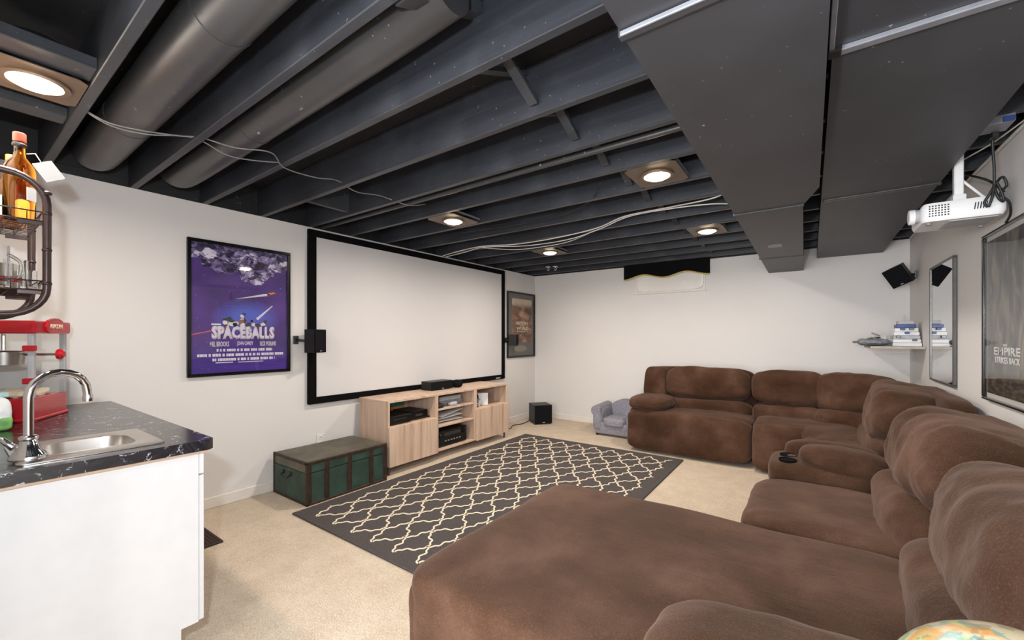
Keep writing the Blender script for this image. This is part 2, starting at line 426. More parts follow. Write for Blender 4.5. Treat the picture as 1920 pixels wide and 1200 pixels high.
d2 = thing('rectangular_duct', 'broad black painted rectangular duct with a bright metal seam, beside the projector', 'duct', (.33, 2, 2.2))
b2 = prism([(-2.9, 2.2), (5.05, 2.2), (5.72, 2.185), (YB - .004, 2.185), (YB - .004, 2.298), (-2.9, 2.298)], 0, .056, .612)
obj('duct_body', b2, M['duct'], d2)
obj('seam_strip', box((.056, 1.635, 2.186), (.618, 1.668, 2.202), .003, 1), M['cleat'], d2, label='bare grey metal seam strip')
obj('seam_strip', box((.066, 3.41, 2.188), (.618, 3.437, 2.202), .003, 1), M['dsteel'], d2)
obj('edge_flange', box((.046, -2.9, 2.19), (.060, 1.63, 2.25), .002, 1), M['cleat'], d2)
obj('corner_tab', box((.044, 1.628, 2.184), (.078, 1.672, 2.206), .002, 1), M['black'], d2)

# round ducts in the joist bays
r1 = thing('round_duct', 'thick black round duct in the ceiling bay nearest the wall rack', 'duct', (-2, .59, 2.37))
pts = spline([(-.56, .570, 2.385), (-1, .570, 2.385), (-2.2, .570, 2.385), (-3.2, .570, 2.385), (-3.46, .570, 2.395), (-3.585, .570, 2.45), (-3.60, .570, 2.533)], 5)
obj('duct_pipe', tube(pts, .098, 28), M['pipe'], r1, smooth=40)
for x in (-1.62, -2.75): obj('joint_ring', tube([(x, .570, 2.385), (x + .02, .570, 2.385)], .1005, 28), M['pipe'], r1, smooth=40)
r2 = thing('round_duct', 'slimmer black round duct in the second ceiling bay, ending at a wooden block', 'duct', (-2, .98, 2.37))
pts = spline([(-.93, .962, 2.42), (-1.4, .962, 2.40), (-2.4, .962, 2.38), (-3.2, .962, 2.37), (-3.42, .962, 2.385), (-3.53, .962, 2.44), (-3.545, .962, 2.533)], 5)
obj('duct_pipe', tube(pts, .086, 28), M['pipe'], r2, smooth=40)
obj('joint_ring', tube([(-2.3, .962, 2.382), (-2.32, .962, 2.382)], .089, 28), M['pipe'], r2, smooth=40)

# thin pipes
o = obj('gas_pipe', tube([(XL + .02, 2.115, 2.318), (-.40, 2.115, 2.318)], .016, 10), M['pipe'], smooth=40)
tag(o, 'thin black pipe running beside a ceiling joist above the screen', 'pipe')
o = obj('water_pipe', tube([(-.50, .2, 2.37), (-.50, YB - .02, 2.37)], .012, 10), M['copper'], smooth=40)
tag(o, 'tarnished copper pipe threading the joists along the wide duct', 'pipe')

# cables through the joists
def cable(name, pts, r, mat, label, k=6):
    o = obj(name, tube(spline(pts, k), r, 6), mat, smooth=True); tag(o, label, 'cable'); return o
cable('ceiling_cable', [(-2.66, .39, 2.33), (-2.62, .47, 2.285), (-2.58, .58, 2.281), (-2.56, .72, 2.305), (-2.52, .80, 2.315), (-2.44, .92, 2.288), (-2.40, 1.08, 2.31), (-2.50, 1.2, 2.29), (-2.52, 1.4, 2.30), (-2.53, 1.55, 2.33), (-2.54, 1.7, 2.30), (-2.55, 1.9, 2.33), (-2.48, 2.1, 2.30), (-2.45, 2.25, 2.34)], .0036, M['wire_g'], 'grey cable sagging under the two round ducts and on through the joists')
cable('ceiling_cable', [(-2.67, .39, 2.33), (-2.63, .48, 2.278), (-2.59, .6, 2.274), (-2.56, .78, 2.318), (-2.56, .95, 2.282), (-2.52, 1.19, 2.32)], .0034, M['wire_g'], 'short grey cable doubling under the thick round duct near the rack')
cable('ceiling_cable', [(-3.58, 3.56, 2.27), (-3.3, 3.54, 2.29), (-2.9, 3.50, 2.292), (-2.5, 3.52, 2.262), (-2.0, 3.50, 2.255), (-1.57, 3.50, 2.285), (-1.27, 3.40, 2.318), (-.90, 3.37, 2.318), (-.56, 3.27, 2.30), (-.44, 3.2, 2.33)], .0055, M['wire_w'], 'white cable, upper of the bundle slung under the joists past the lamps')
cable('ceiling_cable', [(-3.60, 3.60, 2.262), (-3.2, 3.56, 2.275), (-2.9, 3.52, 2.285), (-2.4, 3.58, 2.245), (-1.9, 3.57, 2.24), (-1.56, 3.53, 2.28), (-1.25, 3.42, 2.315), (-.92, 3.40, 2.315), (-.6, 3.36, 2.285), (-.43, 3.47, 2.28)], .0048, M['wire_w'], 'white cable, lower of the bundle, its end looping toward the wide duct')
cable('ceiling_cable', [(-2.92, 3.52, 2.28), (-2.6, 3.64, 2.24), (-2.3, 3.68, 2.235), (-1.95, 3.66, 2.24), (-1.6, 3.53, 2.275)], .004, M['wire_w'], 'short white cable sagging lowest under the joists above the far lamp')
cable('ceiling_cable', [(-2.7, 2.95, 2.30), (-2.2, 3.0, 2.292), (-1.7, 2.98, 2.29), (-1.35, 2.85, 2.30), (-1.2, 2.7, 2.34)], .004, M['wire_b'], 'thin black cable curving across two joists beside the middle lamp')

# recessed lamps between the joists
def lamp(x, y, label, half=.15):
    a, b = bay(y); t = thing('recessed_lamp', label, 'lamp', (x, y, ZW), group='recessed ceiling lamps')
    z = ZW - .004
    pb = B(); seg = 32  # plate with a round hole
    x0, x1, y0, y1 = x - half, x + half, a + .004, b - .004; rings = []
    for zz in (z + .004, z + .007):
        inner, outer = [], []
        for k in range(seg):
            c, s_ = math.cos(2 * PI * k / seg), math.sin(2 * PI * k / seg)
            inner.append(pb.verts.new((x + .082 * c, y + .082 * s_, zz)))
            tx = ((x1 - x) if c > 0 else (x - x0)) / max(abs(c), 1e-6); ty = ((y1 - y) if s_ > 0 else (y - y0)) / max(abs(s_), 1e-6); q = min(tx, ty)
            outer.append(pb.verts.new((x + q * c, y + q * s_, zz)))
        rings.append((inner, outer))
    (i0, o0), (i1, o1) = rings
    for k in range(seg):
        n = (k + 1) % seg
        pb.faces.new((i0[k], o0[k], o0[n], i0[n])); pb.faces.new((i1[k], i1[n], o1[n], o1[k])); pb.faces.new((o0[k], o1[k], o1[n], o0[n])); pb.faces.new((i0[k], i0[n], i1[n], i1[k]))
    obj('mounting_plate', pb, M['plate'], t)
    obj('trim_ring', lathe([(.076, .012), (.078, 0), (.098, .002), (.099, .012), (.078, .016)], (x, y, z - .006), 32), M['plate'], t, smooth=40)
    obj('lamp_lens', lathe([(.002, -.024), (.03, -.022), (.055, -.015), (.075, -.002), (.075, .006), (.002, .006)], (x, y, z - .001), 32), M['lens'], t, smooth=60)
    obj('housing_can', lathe([(.10, 0), (.10, .10), (.085, .135), (.04, .15), (.001, .152)], (x, y, z + .026), 28), M['dsteel'], t, smooth=50)
    for s_ in (-1, 1): obj('hanger_bar', box((x + s_ * (half - .012) - .01, a, z + .03), (x + s_ * (half - .012) + .01, b, z + .045), .002, 1), M['cleat'], t)
    L = light('lamp_light', 'AREA', (0, 0, -.034), LAMP_W, LAMP_COL, .14, spread=math.radians(172)); L.parent = t
    return t
lamp(-2.465, .235, 'lit recessed lamp nearest the wall rack, between two wooden cross blocks')
lamp(-.772, -1.43, 'added unseen recessed lamp behind the camera, on the side of the wide duct')  # extra lamp out of view, added to brighten the right wall and sofa
lamp(-.772, 2.612, 'lit recessed lamp nearest the wide duct, largest of the far four')
lamp(-2.50, 2.615, 'lit recessed lamp above the projection screen, nearer of the pair on that side')
lamp(-.79, 4.25, 'lit recessed lamp toward the back wall beside the wide duct')
lamp(-2.50, 4.25, 'lit recessed lamp farthest away, above the screen end of the media cabinet')
# screw hooks under the far joists
for x, y, l in ((-3.03, 5.1, 'small pale screw hook in the ceiling, left of two'), (-2.93, 5.13, 'small pale screw hook in the ceiling, right of two')):
    t = thing('ceiling_hook', l, 'hook', (x, y, ZW), group='screw hooks by the far corner')
    obj('hook_plate', box((x - .028, y - .028, ZW - .008), (x + .028, y + .028, ZW), .003, 1), M['wire_w'], t)
    obj('hook_wire', tube([(x, y, ZW - .006), (x, y, ZW - .02)] + [(x + .016 * math.sin(q), y, ZW - .038 + .018 * math.cos(q)) for q in [k * PI / 6 for k in range(10)]], .004, 6), M['wire_w'], t, smooth=True)

# ------------------------------------------------------------------ sectional sofa
sofa = thing('sectional_sofa', 'large dark brown velour sectional sofa with a chaise, wrapping round the right corner', 'sofa', (0, 3.4, 0))
V = M['velour']
def cu(name, parent, c, h, **k): return obj(name, cushion(c, h, **k), V, parent, smooth=True)
# end recliner against the back wall
s1 = obj('recliner_section', box((-1.70, 4.86, .03), (-.475, 5.62, .40), .04, 3), V, sofa, smooth=50)
cu('footrest', s1, (-1.105, 4.82, .245), (.632, .165, .225), n=7, amp=.008, freq=(3, 3, 4), seed=1)
cu('seat_cushion', s1, (-.95, 5.02, .36), (.475, .33, .115), n=5, amp=.006, seed=2)
cu('arm_pad', s1, (-1.53, 5.02, .53), (.225, .37, .085), n=3, rot=(-.03, 0, 0), amp=.010, freq=(6, 5, 6), seed=3, res=24)
cu('arm_panel', s1, (-1.60, 5.12, .28), (.13, .42, .22), n=6, amp=.005, seed=4)
cu('back_shell', s1, (-1.12, 5.50, .60), (.63, .13, .33), n=6, rot=(-.10, 0, 0), amp=.005, seed=5)
cu('back_pillow', s1, (-.985, 5.29, .757), (.455, .165, .188), n=3.6, rot=(-.18, 0, 0), amp=.012, freq=(3.5, 5, 7), seed=6, res=28)
cu('lumbar_cushion', s1, (-.975, 5.25, .49), (.46, .15, .10), n=4, amp=.010, freq=(4, 6, 8), seed=7, res=24)
cu('back_wing', s1, (-1.585, 5.42, .67), (.15, .165, .255), n=4.5, rot=(-.12, 0, 0), amp=.008, seed=8)
# armless recliner
s2 = obj('recliner_section', box((-.47, 4.80, .03), (.12, 5.62, .40), .04, 3), V, sofa, smooth=50)
cu('footrest', s2, (-.175, 4.74, .245), (.29, .17, .225), n=6, amp=.008, freq=(4, 4, 4), seed=11)
cu('seat_cushion', s2, (-.175, 4.98, .37), (.29, .36, .115), n=5, amp=.008, seed=12)
cu('back_shell', s2, (-.175, 5.50, .60), (.30, .13, .33), n=6, rot=(-.10, 0, 0), amp=.005, seed=13)
cu('back_pillow', s2, (-.195, 5.28, .757), (.33, .17, .188), n=3.6, rot=(-.18, 0, 0), amp=.014, freq=(4, 5, 6), seed=14, res=28)
cu('lumbar_cushion', s2, (-.19, 5.23, .49), (.32, .16, .10), n=4, amp=.014, freq=(5, 6, 8), seed=15, res=24)
# corner wedge
s3 = obj('corner_section', prism([(.125, 4.75), (.40, 4.45), (.40, 3.42), (.78, 3.42), (.78, 5.62), (.125, 5.62)], 2, .03, .40), V, sofa)
cu('seat_cushion', s3, (.24, 4.55, .37), (.28, .60, .12), n=4, rot=(0, 0, .35), amp=.008, seed=21)
cu('seat_front', s3, (.06, 4.02, .25), (.12, .55, .20), n=5, amp=.006, seed=20)
cu('back_pillow', s3, (.36, 5.20, .745), (.335, .18, .195), n=3.6, rot=(-.16, 0, -.30), amp=.016, freq=(5, 5, 7), seed=22, res=28)
cu('lumbar_cushion', s3, (.33, 5.12, .485), (.33, .17, .11), n=3.6, rot=(0, 0, -.32), amp=.014, freq=(5, 6, 8), seed=23, res=24)
cu('back_pillow', s3, (.545, 4.18, .755), (.205, .58, .20), n=3.4, rot=(0, .20, -.10), amp=.018, freq=(4, 6, 7), seed=24, res=30)
cu('lumbar_cushion', s3, (.50, 4.10, .50), (.19, .58, .125), n=3.6, amp=.014, freq=(4, 5, 7), seed=25, res=24)
cu('back_shell', s3, (.695, 4.05, .56), (.075, .62, .37), n=7, rot=(0, .06, 0), amp=.004, seed=26)
# console with cup holders
s4 = obj('console_section', box((-.18, 2.99, .03), (.74, 3.40, .44), .05, 3), V, sofa, smooth=50)
cu('console_top', s4, (.05, 3.19, .46), (.27, .205, .085), n=5, amp=.004, seed=31, res=24)
cu('arm_pad', s4, (.165, 3.10, .575), (.225, .115, .075), n=2.8, rot=(0, .10, 0), amp=.006, freq=(9, 4, 6), seed=32, res=24)
cu('arm_pad', s4, (.10, 3.33, .56), (.24, .09, .07), n=3, amp=.006, freq=(6, 4, 6), seed=33, res=20)
for y in (3.075, 3.20):
    o = obj('cup_holder', lathe([(.044, -.02), (.048, .006), (.045, .008), (.042, .003), (.001, .002)], (-.115, y, .541), 24), M['velvet'], s4, smooth=40, label='black cup holder ring')
# armless seat beside the chaise
s5 = obj('recliner_section', box((-.20, 2.21, .03), (.74, 2.985, .40), .04, 3), V, sofa, smooth=50)
cu('footrest', s5, (-.155, 2.595, .23), (.13, .385, .215), n=6, amp=.006, seed=41)
cu('seat_cushion', s5, (.07, 2.595, .36), (.345, .392, .115), n=5, amp=.007, freq=(3, 4, 4), seed=42, res=26)
cu('lumbar_cushion', s5, (.42, 2.58, .50), (.18, .395, .135), n=3, rot=(0, .08, 0), amp=.012, freq=(5, 5, 7), seed=43, res=26)
cu('back_pillow', s5, (.522, 2.59, .760), (.215, .45, .20), n=2.9, rot=(0, .22, 0), amp=.016, freq=(4, 11, 7), seed=44, res=34)
cu('back_shell', s5, (.695, 2.75, .54), (.075, .62, .36), n=7, rot=(0, .06, 0), amp=.004, seed=45)
# chaise
s6 = obj('chaise_section', box((-1.12, 1.03, .03), (.74, 2.15, .36), .05, 3), V, sofa, smooth=50)
cu('chaise_cushion', s6, (-.43, 1.585, .27), (.79, .60, .195), n=13, amp=.006, freq=(2.5, 2.5, 3), seed=51, res=40)
cu('chaise_end', s6, (-1.145, 1.585, .225), (.06, .58, .20), n=8, amp=.007, freq=(5, 12, 5), seed=52, res=30)
cu('side_band', s6, (-.42, 1.02, .165), (.72, .028, .13), n=7, amp=.003, seed=57, res=24)
cu('lumbar_cushion', s6, (.415, 1.61, .50), (.185, .48, .14), n=3, rot=(0, .06, 0), amp=.012, freq=(4, 4, 6), seed=53, res=28)
cu('back_pillow', s6, (.522, 1.60, .715), (.225, .49, .20), n=2.9, rot=(0, .2, 0), amp=.014, freq=(4, 8, 6), seed=54, res=34)
cu('back_shell', s6, (.695, 1.60, .50), (.075, .58, .33), n=7, rot=(0, .06, 0), amp=.004, seed=55)
cu('arm_pad', s6, (.225, 1.055, .530), (.555, .185, .115), n=3.4, amp=.008, freq=(5, 7, 6), seed=56, res=34)
cu('arm_panel', s6, (.24, .99, .26), (.52, .12, .23), n=7, amp=.004, seed=58)

# ------------------------------------------------------------------ rug
RX0, RX1, RY0, RY1 = -3.085, -1.085, 1.535, 4.605
rug = thing('area_rug', 'charcoal area rug with a cream trellis pattern in front of the media cabinet', 'rug', (-2.08, 3.07, 0))
obj('rug_pile', box((RX0, RY0, .0005), (RX1, RY1, .010), .004, 2), M['rug'], rug)
tb = B(); DX, DY, X0, Y0, NI, NJ = .1065, .1612, -2.985, 1.613, 17, 18
for i in range(NI + 1):
    for j in range(NJ + 1):
        if (i + j) % 2 == 0: continue
        for dj in (1, -1):
            if i + 1 > NI or not 0 <= j + dj <= NJ: continue
            a = Vector((X0 + i * DX, Y0 + j * DY, 0)); b = Vector((X0 + (i + 1) * DX, Y0 + (j + dj) * DY, 0)); d = b - a
            n_ = Vector((-d.y, d.x, 0)).normalized() * dj; Lp = []
            K = 16
            for k in range(K + 1):
                s_ = k / K
                w_ = .017 * math.sin(2 * PI * s_) + .0075 * math.sin(6 * PI * s_)
                # the same curve is turned about every crossing so that cells close as quatrefoils
                Lp.append(a + d * s_ + n_ * w_ * (1 if i % 2 else -1))
            prev = None
            for k in range(K + 1):
                t_ = (Lp[min(k + 1, K)] - Lp[max(k - 1, 0)]).normalized(); s2 = Vector((-t_.y, t_.x, 0)) * .0052; h_ = Vector((0, 0, 1))
                cur = [tb.verts.new(p_) for p_ in (Lp[k] + s2 * 1.2 + h_ * .0095, Lp[k] + s2 + h_ * .0125, Lp[k] - s2 + h_ * .0125, Lp[k] - s2 * 1.2 + h_ * .0095)]
                if prev:
                    for q in range(3): tb.faces.new((prev[q + 1], prev[q], cur[q], cur[q + 1]))
                prev = cur
me_ = bpy.data.meshes.new('trellis_pattern'); tb.normal_update()
for f_ in tb.faces:
    if f_.normal.z < -.01: f_.normal_flip()
tb.to_mesh(me_); tb.free()
obj('trellis_pattern', me_, M['rugline'], rug, label='cream trellis lines')
bd = B()
for lo, hi in (((RX0, RY0), (RX1, RY0 + .012)), ((RX0, RY1 - .012), (RX1, RY1)), ((RX0, RY0), (RX0 + .012, RY1)), ((RX1 - .012, RY0), (RX1, RY1))):
    add(bd, (lo[0], lo[1], .001), (hi[0], hi[1], .013), .003, 1)
obj('bound_edge', bd, M['rug'], rug)

# ------------------------------------------------------------------ media cabinet
CF, CB, CY0, CY1, CZ0, CZ1 = -3.20, -3.65, 2.475, 4.355, .085, .700
cab = thing('media_cabinet', 'long walnut look media cabinet on short legs under the projection screen', 'cabinet', (-3.42, 3.41, 0))
O = M['oak']; T = .022; YA, YC = 3.10, 3.725
def cp(name, lo, hi, parent=cab, bev=.002): return obj(name, box(lo, hi, bev, 1), O, parent)
cp('top_panel', (CB, CY0, CZ1 - T), (CF, CY1, CZ1)); cp('bottom_panel', (CB, CY0, CZ0), (CF, CY1, CZ0 + T))
for y in (CY0, CY1 - T): cp('side_panel', (CB, y, CZ0 + T), (CF, y + T, CZ1 - T))
for y in (YA, YC): cp('divider', (CB, y - T, CZ0 + T), (CF, y + T, CZ1 - T))
cp('back_panel', (CB, CY0 + T, CZ0 + T), (CB + .008, CY1 - T, CZ1 - T))
cp('shelf', (CB + .01, CY0 + T, .435), (CF, YA - T, .455)); cp('shelf', (CB + .01, YC + T, .435), (CF, CY1 - T, .455))
cp('shelf', (CB + .01, YA + T, .515), (CF - .01, YC - T, .535)); cp('shelf', (CB + .01, YA + T, .335), (CF - .01, YC - T, .355))
for a, b in ((CY0 + .002, YA + .004), (YC + .002, CY1 + .004)): cp('door', (CF + .001, a, CZ0 - .005), (CF + .021, b, .452))
for y in (CY0 + .03, CY1 - .03):
    for x in (CF - .03, CB + .04):
        obj('leg', lathe([(.010, 0), (.014, CZ0)], (x, y, 0), 12), M['dsteel'], cab, smooth=40)
def electronics(name, label, lo, hi, feet=True, cat='electronics'):
    t = thing(name, label, cat, ((lo[0] + hi[0]) / 2, (lo[1] + hi[1]) / 2, lo[2]))
    z0 = lo[2] + .008
    obj('casing', box((lo[0], lo[1], z0), (hi[0] - .008, hi[1], hi[2]), .004, 2), M['black'], t)
    obj('front_panel', box((hi[0] - .008, lo[1] - .002, z0), (hi[0], hi[1] + .002, hi[2]), .002, 1), M['blackg'], t)
    if feet:
        for x in (lo[0] + .03, hi[0] - .04):
            for y in (lo[1] + .03, hi[1] - .03): obj('foot', lathe([(.012, 0), (.012, .009)], (x, y, lo[2]), 10), M['black'], t)
    return t
sh1, sh2, sh3, sh0 = .455, .355, .535, CZ0 + T
t = electronics('game_console', 'black box console at the left of the cabinet upper left shelf', (-3.52, 2.51, sh1), (-3.23, 2.78, sh1 + .085))
obj('disc_slot', box((-3.2301, 2.56, sh1 + .05), (-3.227, 2.72, sh1 + .056)), M['dsteel'], t)
t = electronics('cable_box', 'glossy black box beside the console on the cabinet upper left shelf', (-3.54, 2.80, sh1), (-3.26, 3.02, sh1 + .092))
obj('display', box((-3.2601, 2.86, sh1 + .04), (-3.2575, 2.95, sh1 + .06)), M['dsteel'], t)
t = thing('toy_packet', 'small orange and teal packet standing behind the boxes on the left shelf', 'packet', (-3.585, 2.86, sh1))
obj('packet_body', box((-3.605, 2.76, sh1), (-3.57, 2.97, sh1 + .145), .004, 1), M['orange'], t)
obj('packet_band', box((-3.607, 2.755, sh1 + .105), (-3.568, 2.975, sh1 + .150), .004, 1), M['teal'], t)
t = thing('remote_control', 'small black remote lying at the right of the upper left shelf', 'remote', (-3.35, 3.055, sh1))
obj('remote_body', box((-3.42, 3.04, sh1), (-3.27, 3.07, sh1 + .014), .004, 2), M['black'], t)
obj('remote_buttons', box((-3.40, 3.046, sh1 + .013), (-3.30, 3.064, sh1 + .017), .002, 1), M['grey'], t)
t = electronics('av_receiver', 'large black audio receiver on the lowest middle shelf of the media cabinet', (-3.58, 3.14, sh0), (-3.235, 3.60, sh0 + .175), cat='receiver')
obj('display_window', box((-3.2351, 3.24, sh0 + .115), (-3.232, 3.50, sh0 + .150)), M['dsteel'], t)
for y, r in ((3.185, .024), (3.555, .03)): obj('volume_knob', lathe([(r, 0), (r, .016), (r * .8, .02)], (-3.235, y, sh0 + .13), 20, axis=0), M['blackg'], t, smooth=40)
for k in range(6): obj('button', box((-3.2351, 3.25 + k * .045, sh0 + .055), (-3.230, 3.275 + k * .045, sh0 + .067), .001, 1), M['grey'], t)
t = thing('router', 'pale grey flat box on the top middle shelf of the media cabinet', 'router', (-3.45, 3.42, sh3))
obj('router_body', box((-3.62, 3.24, sh3), (-3.30, 3.60, sh3 + .055), .006, 2), M['grey'], t); obj('router_lid', box((-3.61, 3.25, sh3 + .055), (-3.31, 3.59, sh3 + .100), .006, 2), M['lgrey'], t)
for k, (y0, rz, h) in enumerate(((3.15, .10, .0), (3.17, -.12, .016))):
    o = obj('game_controller', cushion((-3.25, 3.19 + k * .20, sh3 + .024), (.03, .055, .022), 3, rot=(0, 0, rz), amp=.004, freq=(30, 30, 30), res=8), M['black'] if k == 0 else M['lgrey'], smooth=True)
    tag(o, ['small black controller at the left of the top middle shelf', 'small pale controller in front of the grey box on the middle shelf'][k], 'controller')
for k in range(3):
    o = obj('paper_stack', obox((-3.42 + .01 * k, 3.40, sh2 + .018 + .040 * k), (.26, .38, .006), (.035 * k + .05 * (k == 2), .02, .08 * (k - 1)), .001), M['paper'])
    tag(o, ['lowest sheaf of white papers on the middle shelf of the cabinet', 'second sheaf of white papers on the middle shelf', 'top sheaf of white papers, tilted up, on the middle shelf'][k], 'papers', 'papers on the middle shelf')
o = obj('folder', obox((-3.45, 3.47, sh2 + .142), (.22, .24, .03), (.06, 0, .05), .003), M['black']); tag(o, 'dark folder lying on the white papers on the middle shelf', 'folder')
t = thing('white_console', 'white upright slab standing on the right upper shelf of the cabinet', 'console', (-3.33, 3.97, sh1))
obj('slab', obox((-3.33, 3.985, sh1 + .077), (.16, .045, .15), (0, 0, .75), .006), M['whitep'], t); obj('stand_edge', obox((-3.395, 3.925, sh1 + .073), (.018, .05, .146), (0, 0, .75), .003), M['blackg'], t)
t = thing('headphones', 'black and white headphones leaning on the right upper shelf of the cabinet', 'headphones', (-3.30, 3.84, sh1))
hb = [(-3.30, 3.835 + .05 * math.cos(q), sh1 + .085 + .075 * math.sin(q)) for q in [k * PI / 10 for k in range(11)]]
obj('headband', tube(hb, .010, 8), M['black'], t, smooth=True)
for y in (3.785, 3.885): obj('ear_cup', cushion((-3.30, y, sh1 + .048), (.042, .022, .046), 2.6, amp=0, res=8), M['lgrey'], t, smooth=True)
obj('cord_coil', tube([(-3.27 + .03 * math.cos(q), 3.835 + .03 * math.sin(q), sh1 + .01 + .003 * q) for q in [k * .5 for k in range(30)]], .003, 5), M['wire_w'], t, smooth=True)

# ------------------------------------------------------------------ speakers
def small_speaker(label, loc, rot, size=(.105, .115, .150), mount=None):
    t = thing('wall_speaker', label, 'speaker', loc, rot)
    dx, dy, dz = size
    obj('cabinet_shell', prism([(-dx / 2, -dy * .36), (dx / 2 - .008, -dy / 2), (dx / 2 - .008, dy / 2), (-dx / 2, dy * .36)], 2, -dz / 2, dz / 2), M['black'], t, world=False)
    obj('grille', box((dx / 2 - .008, -dy / 2 + .001, -dz / 2 + .001), (dx / 2 + .006, dy / 2 - .001, dz / 2 - .001), .004, 2), M['grille'], t, world=False)
    obj('maker_badge', box((dx / 2 + .005, -.012, -dz / 2 + .012), (dx / 2 + .0075, .012, -dz / 2 + .018)), M['lgrey'], t, world=False)
    if mount:
        obj('bracket_arm', tube([(-dx / 2 + .005, 0, 0), Vector(mount) * .6 + Vector((-dx * .2, 0, 0)), mount], .011, 8), M['black'], t, world=False, smooth=True)
        ml = Vector(mount); R = Euler(rot).to_matrix().inverted()
        pb = obox((0, 0, 0), (.012, .045, .075), (0, 0, 0), .004); pb.transform(Matrix.Translation(ml) @ R.to_4x4())
        obj('bracket_plate', pb, M['dsteel'], t, world=False)
    return t
small_speaker('black wall speaker overlapping the left border of the projection screen', (-3.575, 1.975, 1.265), (0, 0, .42), (.12, .145, .205), Euler((0, 0, -.42)).to_matrix() @ Vector((-.118, -.105, .01)))
small_speaker('black wall speaker in front of the small sepia poster', (-3.585, 5.035, 1.255), (0, 0, .40), (.115, .11, .165), Euler((0, 0, -.40)).to_matrix() @ Vector((-.103, -.06, 0)))
small_speaker('black wall speaker tilted down, high in the right back corner', (.695, 5.42, 1.895), (.42, .32, -2.0), (.13, .165, .185), Euler((.42, .32, -2.0)).to_matrix().inverted() @ Vector((.116, .03, .0)))
t = thing('center_speaker', 'black center speaker lying on top of the media cabinet', 'speaker', (-3.47, 3.39, CZ1))
obj('cabinet_shell', box((-3.58, 3.225, CZ1 + .004), (-3.42, 3.565, CZ1 + .098), .006, 2), M['black'], t)
obj('grille', box((-3.421, 3.2252, CZ1 + .006), (-3.408, 3.563, CZ1 + .096), .005, 2), M['grille'], t); obj('maker_badge', box((-3.409, 3.38, CZ1 + .014), (-3.4065, 3.41, CZ1 + .020)), M['lgrey'], t)
for y in (3.27, 3.52): obj('foot', box((-3.57, y - .02, CZ1), (-3.43, y + .02, CZ1 + .006)), M['black'], t)
t = thing('round_speaker', 'small dark round speaker beside the center speaker on the media cabinet', 'speaker', (-3.44, 3.665, CZ1))
obj('body', lathe([(.03, 0), (.055, .012), (.068, .04), (.066, .065), (.045, .085), (.001, .092)], (-3.44, 3.665, CZ1), 28), M['grille'], t, smooth=60)
obj('base_ring', lathe([(.034, 0), (.036, .008), (.03, .010)], (-3.44, 3.665, CZ1), 24), M['black'], t)
t = thing('subwoofer', 'black cube subwoofer on the carpet in the far corner', 'speaker', (-3.335, 5.385, 0), (0, 0, math.radians(-39)))
obj('cabinet_shell', box((-.145, -.138, .012), (.135, .138, .287), .004, 2), M['black'], t, world=False)
obj('grille', box((.133, -.134, .016), (.148, .134, .283), .006, 2), M['grille'], t, world=False); obj('maker_badge', box((.147, -.02, .03), (.150, .02, .038)), M['lgrey'], t, world=False)
for x in (-.11, .10):
    for y in (-.11, .11): obj('foot', lathe([(.015, 0), (.015, .014)], (x, y, 0), 10), M['black'], t, world=False)
cable('power_cord', [(-3.55, 4.42, .006), (-3.52, 4.6, .006), (-3.46, 4.78, .006), (-3.54, 4.95, .006), (-3.5, 5.12, .006), (-3.52, 5.30, .006), (-3.56, 5.42, .006)], .006, M['wire_b'], 'black cord on the carpet between the media cabinet and the subwoofer')

# ------------------------------------------------------------------ projection screen
t = thing('projection_screen', 'wide fixed projection screen with a black velvet border on the left wall', 'screen', (XL, 3.44, .70))
SY0, SY1, SZ0, SZ1 = 1.972, 4.925, .690, 2.276
sb = B()
for lo, hi in (((SY0, SZ0), (SY1, SZ0 + .062)), ((SY0, SZ1 - .062), (SY1, SZ1)), ((SY0, SZ0 + .062), (SY0 + .072, SZ1 - .062)), ((SY1 - .072, SZ0 + .062), (SY1, SZ1 - .062))): add(sb, (XL + .002, lo[0], lo[1]), (XL + .04, hi[0], hi[1]), .004, 1)
obj('border_frame', sb, M['velvet'], t)
obj('screen_fabric', box((XL + .005, SY0 + .06, SZ0 + .05), (XL + .026, SY1 - .06, SZ1 - .05)), M['screen'], t)
obj('maker_badge', box((XL + .039, SY1 - .22, SZ0 + .014), (XL + .043, SY1 - .12, SZ0 + .028)), M['lgrey'], t)

